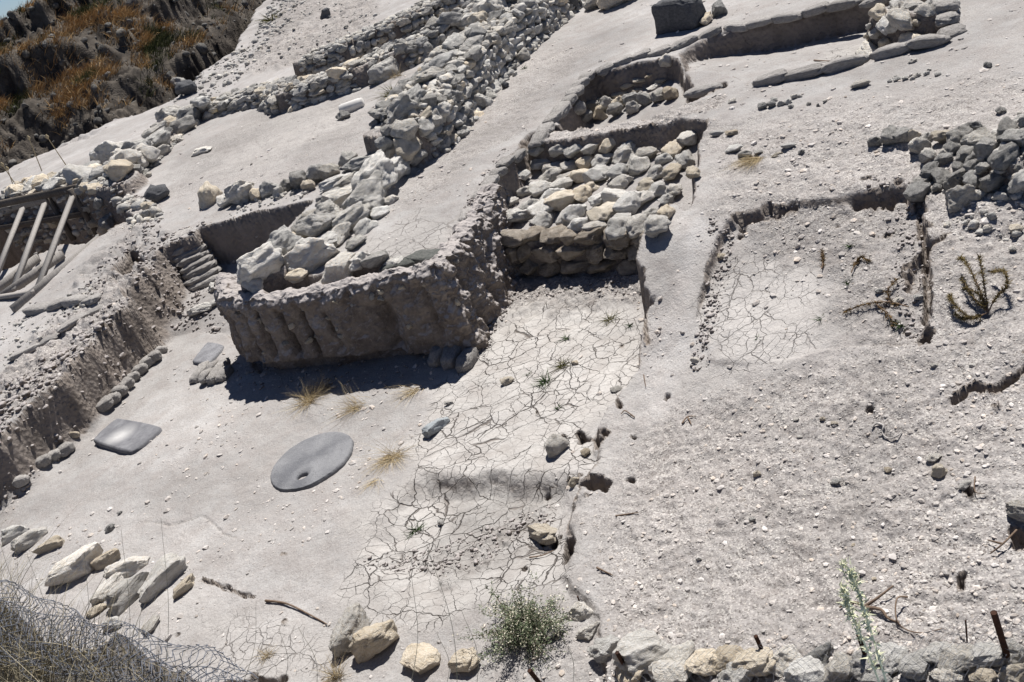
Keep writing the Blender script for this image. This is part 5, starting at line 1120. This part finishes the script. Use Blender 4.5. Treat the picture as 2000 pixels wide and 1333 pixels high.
brush([[(1931,617),(1899,634,.06),(1866,615,.10),(1857,590,.06)], [(1931,617),(1948,598,.08),(1970,590,.14),(1966,566,.16),(1940,553,.10)], [(1931,617),(1912,585,.14),(1892,552,.18),(1878,530,.12)], [(1931,617),(1915,598,.10),(1889,585,.10)], [(1931,617),(1926,588,.20),(1920,560,.26)],
       [(1931,617),(1905,600,.08),(1880,560,.08)], [(1925,620),(1890,630,.03),(1868,622,.03)]], 'large uprooted olive brown weed curling on the gravel at the right', 'weedb', 105, .045)
brush([[(1776,606),(1735,598,.04),(1690,603,.04),(1652,613,.02)], [(1738,597),(1736,577,.05),(1752,556,.05)], [(1712,600),(1735,620,.03),(1746,642,.03)]], 'forked brown weed stalks crossing in the shallow pit', 'weed', 60, .045)
brush([[(1606,531),(1608,512,.02),(1606,492,.02)]], 'single brown weed stalk lying upright in the picture in the shallow pit', 'weed', 60, .045)
brush([[(1664,538),(1672,520,.03),(1684,510,.04),(1698,514,.02)]], 'curled brown weed stalk at the middle of the shallow pit', 'weed', 60, .045)

def bush():
    c = G(1028, 1243); t = empty('bush', tuple(c)); tag(t, 'grey-green leafy bush with pale seed heads growing on the cracked mud', 'bush'); tb = TB(); g = np.random.default_rng(3)
    L1, D1, S1 = [], [], []
    for i in range(70):
        d = g.normal(size=3)+np.array([.15, -.1, 0]); d[2] = abs(d[2])*1.0+.30; d /= np.linalg.norm(d); l_ = g.uniform(.16, .46)*(1.3 if i % 7 == 0 else 1)
        side = g.normal(0, .05, 3); P = np.array([c+d*l_*k*np.array([.95, .95, 1.0])+side*k*k-np.array([0, 0, .06*k*k]) for k in np.linspace(0, 1, 9)]); tb.tube(P, np.linspace(.0035, .0012, 9), 4)
        m_ = 85; k = g.integers(3, 9, m_); L1.append(P[k]+g.normal(0, .022, (m_, 3))); D1.append(g.normal(size=(m_, 3))+d*.7)
        m_ = 42; k = g.integers(4, 9, m_); S1.append(P[k]+g.normal(0, .030, (m_, 3)))
    tb.build('stems', M['twig'], t); L1 = np.concatenate(L1); n = len(L1)
    lv = blades(L1, np.concatenate(D1), g.uniform(.014, .03, n), g.uniform(.006, .011, n), g.uniform(0, .3, n), 'foliage', M['bush'], t, 2)
    S1 = np.concatenate(S1); n = len(S1); sd = blades(S1, g.normal(size=(n, 3)), g.uniform(.009, .015, n), g.uniform(.008, .013, n), np.zeros(n), 'seed_heads', M['seed'], t, 1)
bush()
def spike(pts, rr, label):
    P = np.array([UR(x, y, r_) for x, y, r_ in pts]); t_ = np.linspace(0, len(P)-1, 40); P = np.stack([np.interp(t_, np.arange(len(P)), P[:, i]) for i in range(3)], 1)
    b = P[0].copy(); b[2] = float(ground_z(b[0], b[1])); P = np.concatenate([np.linspace(b, P[0], 8)[:-1], P])
    root = empty('flower_spike', tuple(b)); tag(root, label, 'flower spike'); tb = TB(); tb.tube(P, np.linspace(.003, .0012, len(P)), 5); tb.build('stem', M['palegreen'], root)
    n = 230; k = np.minimum((len(P)*(.25+.75*rng.random(n)**.8)).astype(int), len(P)-1); T = P[-1]-P[0]; T /= np.linalg.norm(T)
    blades(P[k]+rng.normal(0, rr, (n, 3)), rng.normal(size=(n, 3))+T*1.2, rng.uniform(.008, .018, n), np.full(n, .006), rng.uniform(0, .3, n), 'flowers', M['palegreen'], root, 2)
spike([(1735,1345,1.5),(1700,1230,1.5),(1675,1150,1.5),(1648,1102,1.5)], .005, 'taller pale green flower spike close to the camera at the lower right')
spike([(1722,1345,1.62),(1690,1260,1.62),(1660,1195,1.62),(1646,1150,1.62)], .004, 'shorter pale green flower spike close to the camera at the lower right')
# grass of the terrace edge
n = 2600; gb = []; gd = []
e0, e1 = np.array(U(-160, 1130, 2.5)), np.array(U(330, 1370, 2.45)); ed = e1-e0; en = np.array([ed[1], -ed[0], 0])/np.hypot(ed[0], ed[1])
f = rng.random(n)**1.6; q0 = e0+ed*f[:, None]+en*rng.uniform(-.10, .40, n)[:, None]; q0[:, 2] = ground_z(q0[:, 0], q0[:, 1])-.02
d = rng.normal(0, .38, (n, 3)); d[:, 0] += .15; d[:, 2] = 1; ln_ = rng.uniform(.25, .75, n)*(1.15-.75*f)
o = blades(q0, d, ln_, rng.uniform(.003, .006, n), rng.uniform(.05, .5, n), 'dry_grass', M['fore'], None, 5); tag(o, 'tangled dry grass over the fence roll in the lower left corner', 'grass', kind='stuff')
for x0, y0, x1, y1, r_ in [(245,1345,244,1032,3.55),(160,1345,172,1075,3.7),(318,1345,322,1010,3.4),(552,1345,552,1225,2.95),(618,1345,590,1222,2.9),(800,1345,812,1120,2.6),(870,1345,862,1235,2.55),(930,1345,910,1190,2.5),(893,1345,842,1060,2.5),(120,1345,60,1080,3.8),(60,1345,8,1060,3.9),(470,1345,508,1170,3.05),(1117,1345,1095,1225,2.3)]:
    a = UR(x0, y0, r_); b = UR(x1, y1, r_+.05); P = np.array([a+(b-a)*k+np.array([.02, 0, 0])*math.sin(k*4) for k in np.linspace(-.5, 1, 14)]); P[0, 2] = min(P[0, 2], float(ground_z(P[0, 0], P[0, 1]))); tb = TB(); tb.tube(P, np.linspace(.0014, .0006, 14), 4, False)
    o = tb.build('grass_stalk', M['fore']); tag(o, 'thin bare dry grass stalk rising in the foreground along the bottom edge', 'grass stalk', 'thin grass stalks along the bottom edge')
# hill grass
g4 = np.random.default_rng(9); n = 260000; aa = g4.uniform(R(-27), R(-6), n); rr = g4.uniform(38, 62, n); x = rr*np.sin(aa); y = rr*np.cos(aa)
fi = ((np.log(rr)-lrs[0])/(lrs[1]-lrs[0])).astype(int); fj = ((aa-AZ0)/(azs[1]-azs[0])).astype(int); gq = HILLQ[fi, fj]; stp = STEEP[fi, fj]
dens = np.interp(gq, [-2, .8, 1.2, 6, 6.6, 7.3, 11, 12.5, 20], [0, 0, 1, 1, .25, 1, .9, .5, .5])*(.35+.9*fbm(x, y, .45, 3, 19)).clip(0, 1)*(1-.6*stp)
k = g4.random(n) < dens*(.25+.75*sstep(-8, -12, np.degrees(aa)))*.85; x, y = x[k], y[k]; n = len(x); print('hill grass', n)
d = g4.normal(0, .35, (n, 3)); d[:, 2] = 1; d[:, 0] += .35
cl_ = noise(x*.5, y*.5, 88)
for nm, sel, mt, lab in (('hill_grass', cl_ < .32, 'hillgrass', 'brown dry grass covering the far bank at the top left'), ('hill_scrub', cl_ >= .32, 'hillgreen', 'olive green scrub patches on the far bank')):
    q0 = np.c_[x, y, ground_z(x, y)-.05][sel]; m_ = len(q0); o = blades(q0, d[sel], g4.uniform(.2, .6, m_), g4.uniform(.018, .045, m_), g4.uniform(.1, .5, m_), nm, M[mt], None, 3); tag(o, lab, 'grass', kind='stuff')
for x0, y0, x1, y1 in [(130,322,92,268),(78,335,56,270),(28,355,4,322),(20,360,14,330)]:
    b = U(x0, y0, 1.3); t = UR(x1, y1, math.hypot(b[0], b[1])); tb = TB(); tb.tube(np.linspace(b-np.array([0, 0, .3]), t, 8), np.linspace(.016, .010, 8), 5); tb.tube([t-np.array([0, 0, .05]), t, t+np.array([0, 0, .07])], [.02, .05, .015], 6)
    o = tb.build('thistle_stalk', M['dry']); tag(o, 'dry thistle stalk standing against the dark bank at the left edge', 'thistle', 'dry thistle stalks by the dark bank')

# ------------------------------------------------------------------ twigs, strap, pole
def twig(paths, r, label, name='twig', mat='twig', cat='twig', lift=.015):
    tb = TB()
    for p in paths: P = gpath(p, lift, 8); tb.tube(P, np.linspace(r, r*.45, len(P)), 6)
    return tag(tb.build(name, M[mat]), label, cat)
twig([[(1690,1188),(1715,1178,.04),(1748,1158,.06)], [(1690,1188),(1665,1183,.03),(1640,1190)], [(1692,1190),(1722,1198,.03),(1735,1212,.02),(1757,1220)]], .012, 'dry forked branch lying on gravel behind the wire netting')
twig([[(1775,1178,.05),(1756,1188,.08),(1752,1215,.03),(1768,1232),(1800,1240),(1840,1232)]], .006, 'thin curled root or cable right of the dry forked branch')
twig([[(1333,830),(1344,818,.02),(1360,816)], [(1344,818,.02),(1351,832)]], .008, 'small forked stick on the pale ground right of the mud floor')
twig([[(1203,1011),(1248,1004)]], .008, 'straight brown stick on the ground right of the dark hole'); twig([[(1240,818),(1222,806,.02),(1214,812)]], .008, 'bent stick at the small hole on the mud edge')
twig([[(1167,1112),(1198,1127)]], .010, 'thick brown stick upper right of the bush'); twig([[(1035,1092),(1062,1088,.02),(1082,1078)]], .007, 'pale stick lying below the long tan rock')
twig([[(520,1176),(560,1182,.02),(600,1200),(640,1222)]], .012, 'long brown root along the dark crack left of bottom boulders'); twig([[(1258,735),(1262,758)]], .006, 'short reddish stick standing at the ground edge')
twig([[(1990,1045,.05),(1960,1075,.05),(1935,1085)], [(1960,1075,.05),(1930,1060,.02)]], .008, 'dark twigs below the big rock at the right edge')
twig([[(1905,935),(1905,965,.02),(1925,968)]], .005, 'tiny dry twig next to the pale stone with hollow'); twig([[(1590,120),(1640,124,.02)]], .01, 'short dark stick on the floor of the far right room')
twig([[(1760,100,.03),(1790,82,.05)],[(1700,100),(1730,96)]], .012, 'dry sticks in the corner of the far right room')
twig([[(1704,838),(1712,832,.02),(1726,835),(1724,850,.02),(1736,860),(1754,856,.02),(1762,845)], [(1724,848,.02),(1716,850)]], .009, 'grey looped strap lying on the gravel', 'old_strap', 'bag', 'strap')
pb = UR(24, 52, 56); pt_ = UR(16, 26, 56); tb = TB(); tb.tube(np.linspace(pb-np.array([0, 0, 1.2]), pt_, 5), .03, 6); pole = tb.build('fence_post', M['woodd']); tag(pole, 'thin post on the crest of the far bank against the sky', 'post')
tb = TB()
for q_ in ((95, -6), (90, 8)): tb.tube(np.array([pt_*(1-k)+UR(*q_, 56)*k for k in np.linspace(0, 1.2, 8)]), .012, 4, False)
tag(tb.build('wire', M['wire']), 'two thin wires running from the post on the far crest', 'wire')
